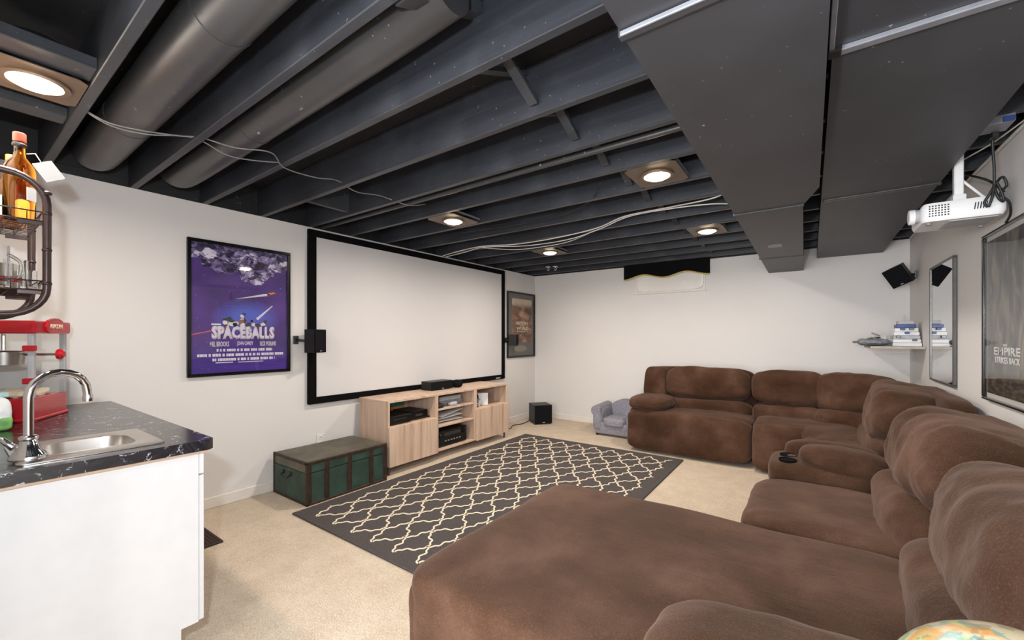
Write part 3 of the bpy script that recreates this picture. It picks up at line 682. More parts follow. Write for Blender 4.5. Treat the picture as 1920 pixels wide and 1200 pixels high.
# ------------------------------------------------------------------ framed posters
def m_space():
    m = Mat('purple_space_print'); uv = m.coord('UV'); sx = m.n('ShaderNodeSeparateXYZ'); m.nt.links.new(uv, sx.inputs[0]); U, Vv = sx.outputs[0], sx.outputs[1]
    sc = m.mapping(uv, (.69, 1, 1))
    n1 = m.noise(sc, 3, 4); c = m.ramp(n1, [(.3, srgb(52, 28, 92)), (.7, srgb(96, 58, 150))])
    low = m.ramp(Vv, [(.05, G(1)), (.3, G(0))]); c = m.mix(m.math('MULTIPLY', low, .6), c, srgb(70, 46, 158))
    streak = m.noise(m.mapping(uv, (2, 22, 1)), 1.5, 4, .6, .5); c = m.mix(m.math('MULTIPLY', m.math('MULTIPLY', low, m.ramp(streak, [(.45, G(0)), (.7, G(1))])), .5), c, srgb(40, 26, 92))
    st = m.n('ShaderNodeTexVoronoi', feature='F1', i_Scale=26.0); m.nt.links.new(sc, st.inputs['Vector'])
    c = m.mix(m.math('LESS_THAN', st.outputs[0], .055), c, srgb(200, 196, 240))
    # a hull of generic plates across the top
    line = m.math('ADD', m.math('ADD', .80, m.math('MULTIPLY', m.math('ABSOLUTE', m.math('SUBTRACT', U, .62)), .22)), m.math('MULTIPLY', m.math('SUBTRACT', m.noise(sc, 9, 3), .5), .25))
    line = m.math('ADD', line, m.math('MULTIPLY', m.math('SUBTRACT', m.math('MAXIMUM', U, .62), .62), .2))
    ship = m.math('GREATER_THAN', Vv, m.math('SUBTRACT', line, .08))
    wv = m.mapping(uv, (1.0, 1.9, 1), (0, 0, .45))
    v2 = m.n('ShaderNodeTexVoronoi', feature='F1', distance='CHEBYCHEV', i_Scale=9.0); m.nt.links.new(wv, v2.inputs['Vector'])
    v3 = m.n('ShaderNodeTexVoronoi', feature='F1', distance='MANHATTAN', i_Scale=24.0); m.nt.links.new(wv, v3.inputs['Vector'])
    pn = m.noise(m.mapping(uv, (1, 2.8, 1), (0, 0, .6)), 11, 5, .7, 1.4)
    g1 = m.n('ShaderNodeRGBToBW'); m.nt.links.new(v2.outputs['Color'], g1.inputs[0]); g2 = m.n('ShaderNodeRGBToBW'); m.nt.links.new(v3.outputs['Color'], g2.inputs[0])
    mixv = m.math('ADD', m.math('ADD', m.math('MULTIPLY', g1.outputs[0], .45), m.math('MULTIPLY', g2.outputs[0], .40)), m.math('MULTIPLY', pn, .25))
    sc_ = m.ramp(mixv, [(.36, srgb(30, 22, 52)), (.52, srgb(84, 72, 118)), (.66, srgb(158, 144, 188)), (.78, srgb(226, 218, 236))])
    c = m.mix(ship, c, sc_)
    # soft blue glow at mid height
    gx = m.math('MULTIPLY', m.math('SUBTRACT', U, .55), 2.6); gy = m.math('MULTIPLY', m.math('SUBTRACT', Vv, .44), 6.5)
    gd = m.math('SQRT', m.math('ADD', m.math('MULTIPLY', gx, gx), m.math('MULTIPLY', gy, gy)))
    c = m.mix(m.ramp(gd, [(.35, G(.85)), (1.0, G(0))]), c, srgb(96, 110, 214))
    m.p(Base_Color=c, Roughness=.5); return m.m
def m_sepia(a, b, d):
    m = Mat('sepia_print'); uv = m.coord('UV'); sx = m.n('ShaderNodeSeparateXYZ'); m.nt.links.new(uv, sx.inputs[0])
    k = m.noise(m.mapping(uv, (.6, 1.1, 1)), 4.5, 5, .6, .7); c = m.ramp(k, [(.32, a), (.5, b), (.66, d)])
    top = m.ramp(sx.outputs[1], [(.80, G(0)), (.9, G(1))]); c = m.mix(m.math('MULTIPLY', top, .7), c, srgb(222, 206, 184))
    m.p(Base_Color=c, Roughness=.5); return m.m
def m_dark_print():
    m = Mat('dark_grey_print'); uv = m.coord('UV'); sx = m.n('ShaderNodeSeparateXYZ'); m.nt.links.new(uv, sx.inputs[0])
    k = m.noise(m.mapping(uv, (1.4, .8, 1)), 5, 5, .6, .8)
    c = m.ramp(k, [(.36, srgb(64, 64, 66)), (.52, srgb(104, 104, 104)), (.64, srgb(150, 138, 116))])
    low = m.ramp(sx.outputs[1], [(.10, G(1)), (.15, G(0))]); r = m.noise(m.mapping(uv, (8, 40, 1)), 1, 3)
    c = m.mix(low, c, m.ramp(r, [(.45, srgb(22, 24, 20)), (.62, srgb(98, 84, 66))]))
    m.p(Base_Color=c, Roughness=.5); return m.m
Pm = M['space'] = m_space()
# large purple poster on the left wall (the reader looks along -x, so right is +y)
PX = XL + .002
t = thing('framed_poster', 'large framed purple outer space film poster left of the screen', 'poster', (XL, 1.445, 1.0))
py0, py1, pz0, pz1 = 1.078, 1.815, 1.003, 2.03
obj('frame', ring_frame(PX, .028, py0, py1, pz0, pz1, .024), M['blackg'], t)
obj('backing', box((PX, py0 + .01, pz0 + .01), (PX + .008, py1 - .01, pz1 - .01)), M['black'], t)
a0, a1, c0, c1 = py0 + .022, py1 - .022, pz0 + .022, pz1 - .022
obj('print', print_quad([(PX + .009, a0, c0), (PX + .009, a1, c0), (PX + .009, a1, c1), (PX + .009, a0, c1)]), Pm, t)
W_, H_ = a1 - a0, c1 - c0
R_ = (0, 1, 0)
def ink(text, u0, u1, v0, v1, mat, bold=.0, par=t):
    return obj('lettering', lettering(text, (u1 - u0) * W_, (v1 - v0) * H_, (PX + .0105, a0 + u0 * W_, c0 + v0 * H_), R_, depth=.0012, bold=bold), mat, par)
ink('SPACEBALLS', .19, .85, .263, .368, M['lilac'], .065)
ink('MEL BROOKS', .175, .36, .205, .245, M['lilac'], .02); ink('JOHN CANDY', .44, .61, .205, .245, M['lilac'], .02); ink('RICK MORANIS', .685, .865, .205, .245, M['lilac'], .02)
cb_ = B(); rr = random.Random(3)
for v0, u0, u1 in ((.166, .24, .82), (.128, .06, .95), (.092, .20, .85)):
    u = u0
    while u < u1:
        wd = rr.uniform(.012, .03); add(cb_, (PX + .0105, a0 + u * W_, c0 + v0 * H_), (PX + .0117, a0 + min(u + wd, u1) * W_, c0 + (v0 + .021) * H_)); u += wd + rr.choice((.004, .004, .016))
add(cb_, (PX + .0105, a0 + .23 * W_, c0 + .076 * H_), (PX + .0117, a0 + .40 * W_, c0 + .083 * H_)); add(cb_, (PX + .0105, a0 + .45 * W_, c0 + .076 * H_), (PX + .0117, a0 + .72 * W_, c0 + .081 * H_))
add(cb_, (PX + .0105, a0 + .19 * W_, c0 + .372 * H_), (PX + .0117, a0 + .28 * W_, c0 + .385 * H_))
obj('credit_lines', cb_, M['lilac'], t)
def streak(pts, mat, nm, x=PX + .0105):
    bm = prism([(a0 + u * W_, c0 + v * H_) for u, v in pts], 0, x, x + .001); return obj(nm, bm, mat, t)
streak([(.42, .585), (.78, .630), (.80, .645), (.74, .645)], M['lilac'], 'comet_tail'); streak([(.76, .628), (.86, .655), (.84, .665), (.77, .648)], M['orange'], 'comet_head')
streak([(.66, .42), (.83, .545), (.82, .548), (.64, .435)], M['lilac'], 'light_beam'); streak([(.0, .292), (.36, .355), (.36, .360), (.0, .300)], plain('red_beam_ink', srgb(226, 96, 88), .5), 'red_beam')
# plain generic blobs where the printed crowd stands
rb = random.Random(11)
inks = [M['cream'], plain('tan_ink', srgb(150, 104, 84), .6), M['black'], plain('brown_ink', srgb(84, 58, 52), .6), plain('slate_ink', srgb(60, 74, 70), .6), M['lilac']]
for k in range(30):
    u = rb.uniform(.31, .75); v = .375 + rb.random() ** 1.4 * (.095 - .30 * abs(u - .53) * .8); s_ = rb.uniform(.014, .032)
    q = [(u + s_ * (.6 + .8 * rb.random()) * math.cos(a), v + s_ * .7 * (.6 + .8 * rb.random()) * math.sin(a)) for a in [i * 2 * PI / 7 for i in range(7)]]
    streak(q, rb.choice(inks), 'printed_shape', PX + .0104 + .00008 * k)
obj('glass_pane', box((PX + .018, py0 + .022, pz0 + .022), (PX + .020, py1 - .022, pz1 - .022)), M['pane'], t)

# small sepia poster in a grey mat
t = thing('framed_poster', 'small sepia film poster in a grey mat, in the far left corner', 'poster', (XL, 5.38, .98))
py0, py1, pz0, pz1 = 5.010, 5.765, .985, 1.995
obj('frame', ring_frame(PX, .028, py0, py1, pz0, pz1, .028), M['blackg'], t)
obj('picture_mat', box((PX, py0 + .02, pz0 + .02), (PX + .010, py1 - .02, pz1 - .02)), M['greymat'], t)
a0, a1, c0, c1 = py0 + .125, py1 - .085, pz0 + .235, pz1 - .10; W_, H_ = a1 - a0, c1 - c0
obj('print', print_quad([(PX + .011, a0, c0), (PX + .011, a1, c0), (PX + .011, a1, c1), (PX + .011, a0, c1)]), m_sepia(srgb(62, 42, 34), srgb(124, 84, 62), srgb(198, 150, 112)), t)
PX += .0025
for tx, u0, u1, v0, v1 in (('HISTORY', .18, .82, .40, .475), ('OF THE', .38, .62, .365, .39), ('WORLD', .22, .82, .285, .355), ('PART I', .24, .80, .235, .262)): ink(tx, u0, u1, v0, v1, M['cream'], .03, t)
streak([(.42, .95), (.55, .96), (.75, .84), (.72, .72), (.50, .80)], plain('dark_sepia_ink', srgb(70, 48, 42), .6), 'printed_shape')
streak([(.30, .70), (.48, .80), (.44, .66), (.34, .60)], plain('mid_sepia_ink', srgb(164, 110, 82), .6), 'printed_shape')
obj('mat_oval', prism([((py0 + py1) / 2 - .02 + .17 * math.cos(q), pz0 + .135 + .05 * math.sin(q)) for q in [k * PI / 12 for k in range(24)]], 0, PX + .0078, PX + .009), plain('tan_oval_ink', srgb(140, 132, 118), .7), t)
PX -= .0025
obj('glass_pane', box((PX + .018, py0 + .026, pz0 + .026), (PX + .020, py1 - .026, pz1 - .026)), M['pane'], t)

# right wall: mirror and grey poster (the reader looks along +x, so right is -y)
QX = XR - .002
t = thing('wall_mirror', 'narrow frameless looking mirror with a thin dark edge on the right wall', 'mirror', (XR, 4.45, .95))
obj('frame', ring_frame(QX - .022, .022, 4.105, 4.80, .950, 1.866, .014), M['dsteel'], t)
obj('mirror_glass', box((QX - .015, 4.115, .960), (QX - .002, 4.79, 1.856)), M['mirror'], t)
t = thing('framed_poster', 'grey film poster behind reflective glass on the right wall under the projector', 'poster', (XR, 3.17, .95))
py0, py1, pz0, pz1 = 2.86, 3.495, .950, 1.872
obj('frame', ring_frame(QX - .026, .026, py0, py1, pz0, pz1, .014), M['blackg'], t)
obj('white_margin', box((QX - .008, py0 + .010, pz0 + .010), (QX, py1 - .010, pz1 - .010)), M['paper'], t)
a0, a1, c0, c1 = py0 + .03, py1 - .03, pz0 + .04, pz1 - .04
obj('print', print_quad([(QX - .009, a1, c0), (QX - .009, a0, c0), (QX - .009, a0, c1), (QX - .009, a1, c1)]), m_dark_print(), t)
for tx, s0, s1, z0, z1 in (('THE', .42, .52, .310, .325), ('EMPIRE', .20, .80, .255, .305), ('STRIKES BACK', .22, .80, .205, .245)):
    obj('lettering', lettering(tx, (s1 - s0) * (a1 - a0), (z1 - z0) * (c1 - c0), (QX - .0115, a1 - s0 * (a1 - a0), c0 + z0 * (c1 - c0)), (0, -1, 0), depth=.0012, bold=.02), M['paper'], t)
obj('glass_pane', box((QX - .020, py0 + .012, pz0 + .012), (QX - .018, py1 - .012, pz1 - .012)), M['pane'], t)

# ------------------------------------------------------------------ valance over the window
t = thing('window_valance', 'black window valance with a wavy gold edge at the top of the back wall', 'valance', (-1.6, YB, 2.1))
xa, xb, n_ = -2.155, -1.045, 48
wave = lambda u: 2.131 - .027 * math.cos(4 * PI * u)
low = [(xa + (xb - xa) * k / n_, wave(k / n_)) for k in range(n_ + 1)]
obj('valance_cloth', prism(low + [(xb, 2.318), (xa, 2.318)], 1, YB - .075, YB - .062), plain('black_valance_cloth', srgb(16, 16, 19), .9, spec=.1), t)
obj('gold_trim', tube([(x, YB - .076, z) for x, z in low], .0085, 8), M['gold'], t, smooth=True)
for x in (xa + .006, xb - .006): obj('valance_return', box((x - .006, YB - .063, 2.12), (x + .006, YB - .002, 2.298)), M['velvet'], t)

# ------------------------------------------------------------------ trunk
TX0, TX1, TY0, TY1, TZ = -3.66, -3.135, 1.672, 2.405, .335
t = thing('storage_trunk', 'old green storage trunk with rusty bands standing beside the media cabinet', 'trunk', (-3.4, 2.04, 0))
obj('trunk_body', box((TX0, TY0, .004), (TX1, TY1, TZ - .09), .006, 2), M['trunk'], t); lid = obj('trunk_lid', box((TX0, TY0, TZ - .086), (TX1, TY1, TZ), .006, 2), M['trunkd'], t)
obj('lid_front', box((TX1 - .004, TY0 + .01, TZ - .082), (TX1 + .003, TY1 - .01, TZ - .014), .002, 1), M['trunk'], lid)
for y in (TY0 + .015, 1.835, 2.035, 2.245, TY1 - .015):
    obj('iron_band', box((TX1 - .003, y - .020, .006), (TX1 + .008, y + .020, TZ - .016), .003, 1), M['rust'], t)
for lo, hi in (((TX1 - .012, TY0 - .003, TZ - .022), (TX1 + .009, TY1 + .003, TZ + .003)), ((TX1 - .012, TY0 - .003, 0), (TX1 + .009, TY1 + .003, .022)), ((TX0 - .003, TY0 - .006, TZ - .020), (TX1 + .006, TY0 + .010, TZ + .003)), ((TX0 - .003, TY0 - .006, .0), (TX1 + .006, TY0 + .010, .020)), ((TX0 - .004, TY0 - .006, .0), (TX0 + .014, TY0 + .010, TZ)), ((TX1 - .016, TY0 - .006, .0), (TX1 + .009, TY0 + .010, TZ))):
    obj('edge_binding', box(lo, hi, .003, 1), M['rust'], t)
hx = (TX0 + TX1) / 2 - .04
h_ = obj('side_handle', tube(spline([(hx - .055, TY0 - .004, .205), (hx - .058, TY0 - .022, .19), (hx - .03, TY0 - .026, .175), (hx + .03, TY0 - .026, .175), (hx + .058, TY0 - .022, .19), (hx + .055, TY0 - .004, .205)], 5), .007, 8), M['black'], t, smooth=True)
for s_ in (-1, 1): obj('handle_bracket', box((hx + s_ * .057 - .014, TY0 - .010, .190), (hx + s_ * .057 + .014, TY0 + .002, .222), .002, 1), M['black'], h_)

# ------------------------------------------------------------------ child's armchair
t = thing('child_armchair', 'small grey corduroy child armchair half behind the end of the sofa', 'armchair', (-2.08, 5.35, 0))
Kd = M['kid']
def kd(nm, c, h, **k): return obj(nm, cushion(c, h, **k), Kd, t, smooth=True)
obj('chair_base', box((-2.335, 5.14, .025), (-1.825, 5.62, .18), .02, 3), Kd, t, smooth=50)
kd('seat_cushion', (-2.075, 5.30, .185), (.165, .19, .065), n=4, amp=.004)
for s_ in (-1, 1):
    x = -2.075 + s_ * .225
    kd('armrest', (x, 5.34, .20), (.075, .22, .165), n=4, amp=.004, seed=2 + s_)
    obj('arm_roll', tube([(x + s_ * .012, 5.12, .325), (x + s_ * .012, 5.54, .34)], .068, 20), Kd, t, smooth=40)
bp = [(-2.075 + .20 * math.cos(q) * 1.0, .27 + .175 * math.sin(q)) for q in [k * PI / 16 for k in range(17)]] + [(-2.275, .15), (-1.875, .15)]
obj('backrest', prism(bp, 1, 5.50, 5.62), Kd, t)
for x in (-2.31, -1.85):
    for y in (5.17, 5.58): obj('foot', lathe([(.018, 0), (.022, .028)], (x, y, 0), 10), M['black'], t)

# ------------------------------------------------------------------ wet bar
KX, KY0, KY1, KZ = -1.985, .02, .645, .885
t = thing('base_cabinet', 'plain white base cabinet under the black marble worktop', 'cabinet', (-2.8, .33, 0))
ep = [(KY0, 0), (KY1 - .075, 0), (KY1 - .075, .15), (KY1 - .018, .15), (KY1 - .018, KZ - .04), (KY0, KZ - .04)]
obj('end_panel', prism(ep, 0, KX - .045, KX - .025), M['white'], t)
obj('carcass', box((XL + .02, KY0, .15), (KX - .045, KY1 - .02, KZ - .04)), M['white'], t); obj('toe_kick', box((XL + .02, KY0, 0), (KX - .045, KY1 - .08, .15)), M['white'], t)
dxs = [KX - .026, -2.58, -3.13, XL + .03]
for k in range(3):
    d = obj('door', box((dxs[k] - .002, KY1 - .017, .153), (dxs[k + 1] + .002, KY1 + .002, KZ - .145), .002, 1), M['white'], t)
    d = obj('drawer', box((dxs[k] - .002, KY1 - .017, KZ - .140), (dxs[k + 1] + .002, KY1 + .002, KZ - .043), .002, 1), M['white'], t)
    obj('knob', lathe([(.006, 0), (.006, .012), (.014, .018), (.012, .026)], ((dxs[k] + dxs[k + 1]) / 2, KY1, KZ - .09), 14, axis=1), M['chrome'], d, smooth=40)
t = thing('worktop', 'black marble look worktop with white veins on the white cabinet', 'worktop', (-2.8, .33, KZ))
# outline with a clipped corner and a hole for the sink
SX0, SX1, SYa, SYb = -2.415, -2.115, .205, .505
wt = B(); oxy = [(XL + .002, KY0), (KX - .03 + .03, KY0), (KX, KY1 + .01), (KX - .02, KY1 + .03), (XL + .002, KY1 + .03)]
hol = [(SX0, SYa), (SX1, SYa), (SX1, SYb), (SX0, SYb)]
for a, b in (((XL + .002, KY0), (SX0, KY1 + .03)), ((SX1, KY0), (KX - .02, KY1 + .03)), ((SX0, KY0), (SX1, SYa)), ((SX0, SYb), (SX1, KY1 + .03))):
    add(wt, (a[0], a[1], KZ - .04), (b[0], b[1], KZ))
obj('slab', wt, M['counter'], t)
obj('front_edge', prism([(KX - .02, KY0), (KX, KY0), (KX, KY1 + .012), (KX - .02, KY1 + .03)], 2, KZ - .042, KZ), M['counter'], t)
obj('underside_strip', box((KX - .024, KY0, KZ - .050), (KX - .004, KY1 + .008, KZ - .042)), plain('bare_chipboard_edge', srgb(176, 148, 122), .7), t)
# drop-in sink
t = thing('bar_sink', 'small stainless steel drop in sink in the black worktop', 'sink', (-2.26, .35, KZ))
def rrect(x0, x1, y0, y1, r, z, n=6):
    P = []
    for cx, cy, a in ((x1 - r, y1 - r, 0), (x0 + r, y1 - r, PI / 2), (x0 + r, y0 + r, PI), (x1 - r, y0 + r, 3 * PI / 2)):
        for k in range(n + 1): P.append((cx + r * math.cos(a + k * PI / 2 / n), cy + r * math.sin(a + k * PI / 2 / n), z))
    return P
def loft(rings, cap=True):
    bm = B(); L = [[bm.verts.new(p) for p in r] for r in rings]; n = len(L[0])
    for a, b in zip(L, L[1:]):
        for k in range(n): bm.faces.new((a[k], a[(k + 1) % n], b[(k + 1) % n], b[k]))
    if cap: bm.faces.new(L[-1])
    return bm
bx0, bx1, by0, by1 = -2.385, -2.135, .235, .475
obj('rim', loft([rrect(-2.46, -2.055, .155, .535, .02, KZ + .001), rrect(-2.46, -2.055, .155, .535, .02, KZ + .005), rrect(-2.44, -2.075, .172, .518, .02, KZ + .009), rrect(bx0 - .012, bx1 + .012, by0 - .012, by1 + .012, .075, KZ + .006), rrect(bx0, bx1, by0, by1, .07, KZ + .002)], False), M['steel'], t, smooth=40)
obj('basin', loft([rrect(bx0, bx1, by0, by1, .07, KZ + .002), rrect(bx0 + .006, bx1 - .006, by0 + .006, by1 - .006, .066, KZ - .05), rrect(bx0 + .02, bx1 - .02, by0 + .02, by1 - .02, .06, KZ - .12), rrect(bx0 + .05, bx1 - .05, by0 + .05, by1 - .05, .05, KZ - .135)]), M['steel'], t, smooth=50)
obj('drain', lathe([(.028, 0), (.03, .004), (.02, .002), (.001, .001)], ((bx0 + bx1) / 2, (by0 + by1) / 2, KZ - .135), 20), M['chrome'], t)
# gooseneck faucet
fx, fy = -2.135, .188
t = thing('bar_faucet', 'tall chrome gooseneck faucet standing on the steel sink rim', 'faucet', (fx, fy, KZ))
obj('base', lathe([(.045, 0), (.047, .006), (.040, .018), (.028, .035), (.022, .055), (.018, .065)], (fx, fy, KZ + .007), 24), M['chrome'], t, smooth=50)
obj('collar', lathe([(.022, 0), (.024, .006), (.022, .012), (.014, .016)], (fx, fy, KZ + .070), 20), M['chrome'], t, smooth=50)
gp = [(fx, fy, KZ + .07), (fx, fy, KZ + .15), (fx, fy, KZ + .215)] + [(fx - .035 * (1 - math.cos(q)), fy + .075 * (1 - math.cos(q)), KZ + .215 + .075 * math.sin(q)) for q in [k * PI / 10 for k in range(1, 11)]] + [(fx - .07, fy + .152, KZ + .195)]
obj('spout', tube(gp, .0125, 16), M['chrome'], t, smooth=40); obj('aerator', lathe([(.015, 0), (.016, .012), (.014, .024)], (fx - .07, fy + .152, KZ + .175), 18), M['chrome'], t, smooth=50)
obj('handle', tube([(fx - .02, fy - .03, KZ + .045), (fx - .05, fy - .055, KZ + .075), (fx - .07, fy - .075, KZ + .082)], [.011, .008, .006], 10), M['chrome'], t, smooth=True)
# popcorn machine, turned a little on the worktop
t = thing('popcorn_machine', 'red tabletop popcorn machine with clear panels on the worktop by the wall', 'popcorn machine', (-3.29, .235, KZ), (0, 0, math.radians(-30)))
PW, PD, PH = .145, .145, .50   # half sizes: front faces +x, side faces +y
def pm(nm, bm, mat, par=t, **k): return obj(nm, bm, mat, par, world=False, **k)
pm('base', box((-PD, -PW, .012), (PD, PW, .115), .006, 2), M['red']); pm('base_lip', box((-PD - .004, -PW - .004, .0), (PD + .008, PW + .008, .016), .004, 1), M['red'])
for sx in (-1, 1):
    for sy in (-1, 1): pm('corner_post', box((sx * PD - .011 * (1 + sx), sy * PW - .011 * (1 + sy), .115), (sx * PD + .011 * (1 - sx), sy * PW + .011 * (1 - sy), .435), .002, 1), M['lgrey'])
for lo, hi in (((PD - .004, -PW + .012, .115), (PD - .001, PW - .012, .435)), ((-PD + .012, PW - .004, .115), (PD - .012, PW - .001, .435)), ((-PD + .001, -PW + .012, .115), (-PD + .004, PW - .012, .435)), ((-PD + .012, -PW + .001, .115), (PD - .012, -PW + .004, .435))): pm('clear_panel', box(lo, hi), M['clear'])
roof = pm('roof', box((-PD - .012, -PW - .012, .432), (PD + .012, PW + .012, .496), .012, 3), M['red'])
pl = [(-.075, .444), (-.055, .436), (.055, .436), (.075, .444), (.085, .468), (.06, .500), (.02, .512), (-.02, .512), (-.06, .500), (-.085, .468)]
sg = pm('sign_plaque', prism([(y + .0, z) for y, z in pl], 1, PW + .008, PW + .020), M['red'], roof)
pm('lettering', lettering('POPCORN', .105, .024, (.052, PW + .0205, .458), (-1, 0, 0), depth=.0015, bold=.01), M['cream'], roof)
pm('kettle', lathe([(.045, 0), (.075, .006), (.08, .07), (.072, .075), (.001, .078)], (.0, -.03, .27), 24), M['steel'], smooth=40); pm('kettle_arm', tube([(0, -.03, .35), (0, -.03, .435)], .008, 8), M['steel'])
pm('kettle_crank', tube([(.0, .05, .325), (.0, PW + .02, .325)], .006, 8), M['steel']); pm('crank_knob', lathe([(.012, 0), (.026, .006), (.028, .02), (.014, .032)], (0, PW + .02, .325), 18, axis=1), M['red'], smooth=40)
for z in (.20, .36): pm('door_hinge', box((PD - .01, PW - .035, z - .014), (PD + .014, PW + .010, z + .014), .003, 1), M['red'])
pm('door_handle', tube([(PD + .002, -.02, .27), (PD + .03, -.02, .27), (PD + .03, -.02, .35), (PD + .002, -.02, .35)], .006, 8), M['dsteel'])
pm('popped_corn', cushion((.0, .0, .128), (.12, .12, .016), 3, amp=.010, freq=(50, 50, 50), res=16), M['cream'], smooth=True)
# packet at the frame's left edge
t = thing('snack_bag', 'white and green printed bag standing left of the popcorn machine', 'bag', (-2.92, .165, KZ))
obj('bag_body', cushion((-2.92, .150, KZ + .075), (.035, .055, .075), 3.5, amp=.006, freq=(18, 18, 14), res=14), M['whitep'], t, smooth=True)
obj('bag_band', cushion((-2.92, .150, KZ + .035), (.037, .057, .032), 5, amp=.004, freq=(18, 18, 14), res=12), plain('green_print_band', srgb(120, 176, 96), .5, varied=.3, vscale=30), t, smooth=True)
obj('bag_top', box((-2.925, .10, KZ + .148), (-2.915, .20, KZ + .168), .002, 1), plain('pale_teal_seal', srgb(164, 206, 206), .5), t)

# ------------------------------------------------------------------ wall rack over the bar
RN, RF, RYf, RYb = -2.40, -2.83, .258, .022
t = thing('wall_rack', 'dark bronze metal wall rack with wire shelves above the wet bar', 'rack', (-2.6, .02, 1.38))
def hoop(x):
    P = rrect(RYb + .010, RYf, 1.385, 1.915, .105, 0, 7); return [(x, p[0], p[1]) for p in P]
for x in (RN, RF):
    h = obj('side_hoop', tube(hoop(x), .0125, 10, closed=True), M['bronze'], t, smooth=True)
    for z in (1.50, 1.63, 1.77, 1.85): obj('knuckle', lathe([(.0128, 0), (.0150, .006), (.0128, .012)], (x, RYf, z), 10), M['bronze'], h, smooth=True)
def basket(z):
    bm = B()
    for zz in (z, z + .035): tube([(RN, RYf - .012, zz), (RF, RYf - .012, zz), (RF, RYb + .03, zz), (RN, RYb + .03, zz)], .0028, 6, bm, closed=True)
    for k in range(1, 12): x = RN + (RF - RN) * k / 12; tube([(x, RYf - .012, z + .035), (x, RYf - .012, z), (x, RYb + .03, z), (x, RYb + .03, z + .035)], .0018, 5, bm)
    for k in range(1, 5): y = RYb + .03 + (RYf - .042 - RYb) * k / 5; tube([(RN, y, z + .035), (RN, y, z), (RF, y, z), (RF, y, z + .035)], .0018, 5, bm)
    return obj('wire_shelf', bm, M['bronze'], t, smooth=True)
SHA, SHB = 1.745, 1.480
basket(SHA); basket(SHB)
for x in (RN - .004, RF + .004):
    for z in (SHA, SHB): obj('shelf_brace', box((x - .004, RYf - .075, z - .016), (x + .004, RYf, z + .002), .001, 1), M['bronze'], t)
def bottle(label, x, y, z, R, H, mat, capm, lab=None, group='bottles on the rack'):
    t = thing('bottle', label, 'bottle', (x, y, z), group=group)
    obj('bottle_glass', lathe([(R * .9, 0), (R, .01), (R, H * .56), (R * .9, H * .63), (R * .42, H * .72), (R * .34, H * .78), (R * .34, H * .90), (R * .40, H * .905), (R * .40, H * .93)], (x, y, z + .002), 28), mat, t, smooth=50)
    obj('cap', lathe([(R * .40, 0), (R * .42, .004), (R * .42, H * .095), (R * .36, H * .10)], (x, y, z + H * .905), 20), capm, t, smooth=50)
    if lab: obj('bottle_label', tube([(x, y, z + H * .14), (x, y, z + H * .42)], R + .0012, 28, caps=False), lab, t, smooth=50)
    return t
z_ = SHA + .003
t1 = bottle('amber whisky bottle with a white card tag on the wall rack upper shelf', -2.475, .195, z_, .043, .335, M['amber'], plain('red_foil_cap', srgb(176, 74, 56), .4), None)
obj('neck_band', lathe([(.0190, 0), (.0205, .006), (.0190, .012)], (-2.475, .195, z_ + .285), 18), M['black'], t1)
lb = B()
tag_ = obox((-2.385, .262, z_ + .190), (.003, .062, .070), (.55, -.15, .2), .001); tag_.transform(Matrix.Identity(4))
obj('card_tag', tag_, M['paper'], t1, label='white card tag hanging from the neck')
obj('tag_string', tube([(-2.472, .213, z_ + .262), (-2.44, .232, z_ + .262), (-2.395, .242, z_ + .222)], .0015, 5), M['wire_w'], t1, smooth=True)
obj('bottle_label', obox((-2.435, .222, z_ + .10), (.003, .03, .05), (0, 0, .6)), M['paper'], t1)
bottle('dark green wine bottle at the left of the wall rack upper shelf', -2.48, .105, z_, .038, .30, M['green'], M['black'], plain('green_label', srgb(70, 110, 74), .6))
bottle('second amber bottle behind the whisky on the wall rack upper shelf', -2.68, .19, z_, .040, .30, M['amber'], plain('orange_cap', srgb(214, 132, 60), .5), M['cream'])
z_ = SHB + .003
def glassware(name, label, x, y, R, H, mat):
    t = thing(name, label, 'glass', (x, y, z_), group='glassware on the rack')
    obj('bowl', lathe([(R * .85, 0), (R, .004), (R * 1.02, H), (R * .94, H), (R * .90, .012), (.001, .010)], (x, y, z_), 24), mat, t, smooth=40); return t
glassware('short_glass', 'short clear tumbler at the front of the wall rack lower shelf', -2.47, .215, .026, .075, M['glass'])
g = glassware('glass_mug', 'clear glass mug with a handle on the wall rack lower shelf', -2.46, .135, .036, .16, M['glass'])
obj('mug_handle', tube(spline([(-2.46, .165, z_ + .035), (-2.455, .195, z_ + .05), (-2.455, .197, z_ + .10), (-2.46, .165, z_ + .13)], 5), .006, 8), M['glass'], g, smooth=True)
g = glassware('shaker_cup', 'steel shaker cup with a coloured band on the wall rack lower shelf', -2.53, .17, .034, .10, M['steel'])
obj('colour_band', tube([(-2.53, .17, z_ + .03), (-2.53, .17, z_ + .05)], .0355, 20, caps=False), M['red'], g, smooth=True)
g = glassware('tall_glass', 'tall clear glass at the back of the wall rack lower shelf', -2.62, .20, .030, .13, M['glass'])
o = obj('floor_mat', box((-3.62, .62, .0005), (-3.02, 1.075, .012), .004, 2), M['mat']); tag(o, 'brown ribbed floor mat in front of the white bar cabinet', 'mat')
mt = B()
for k in range(22): add(mt, (-3.60, .635 + k * .02, .011), (-3.04, .645 + k * .02, .015))
obj('mat_ribs', mt, M['mat'], o)
# wall socket
t = thing('wall_socket', 'white double wall socket on the left wall above the trunk', 'socket', (XL, 2.10, .34))
obj('cover_plate', box((XL + .0005, 2.062, .285), (XL + .007, 2.138, .402), .003, 2), M['trimw'], t)
for z in (.316, .371):
    f = obj('socket_face', box((XL + .006, 2.083, z - .017), (XL + .010, 2.117, z + .017), .004, 2), M['whitep'], t)
    for y in (2.092, 2.104): obj('slot', box((XL + .0098, y, z - .006), (XL + .0104, y + .003, z + .008)), M['black'], f)

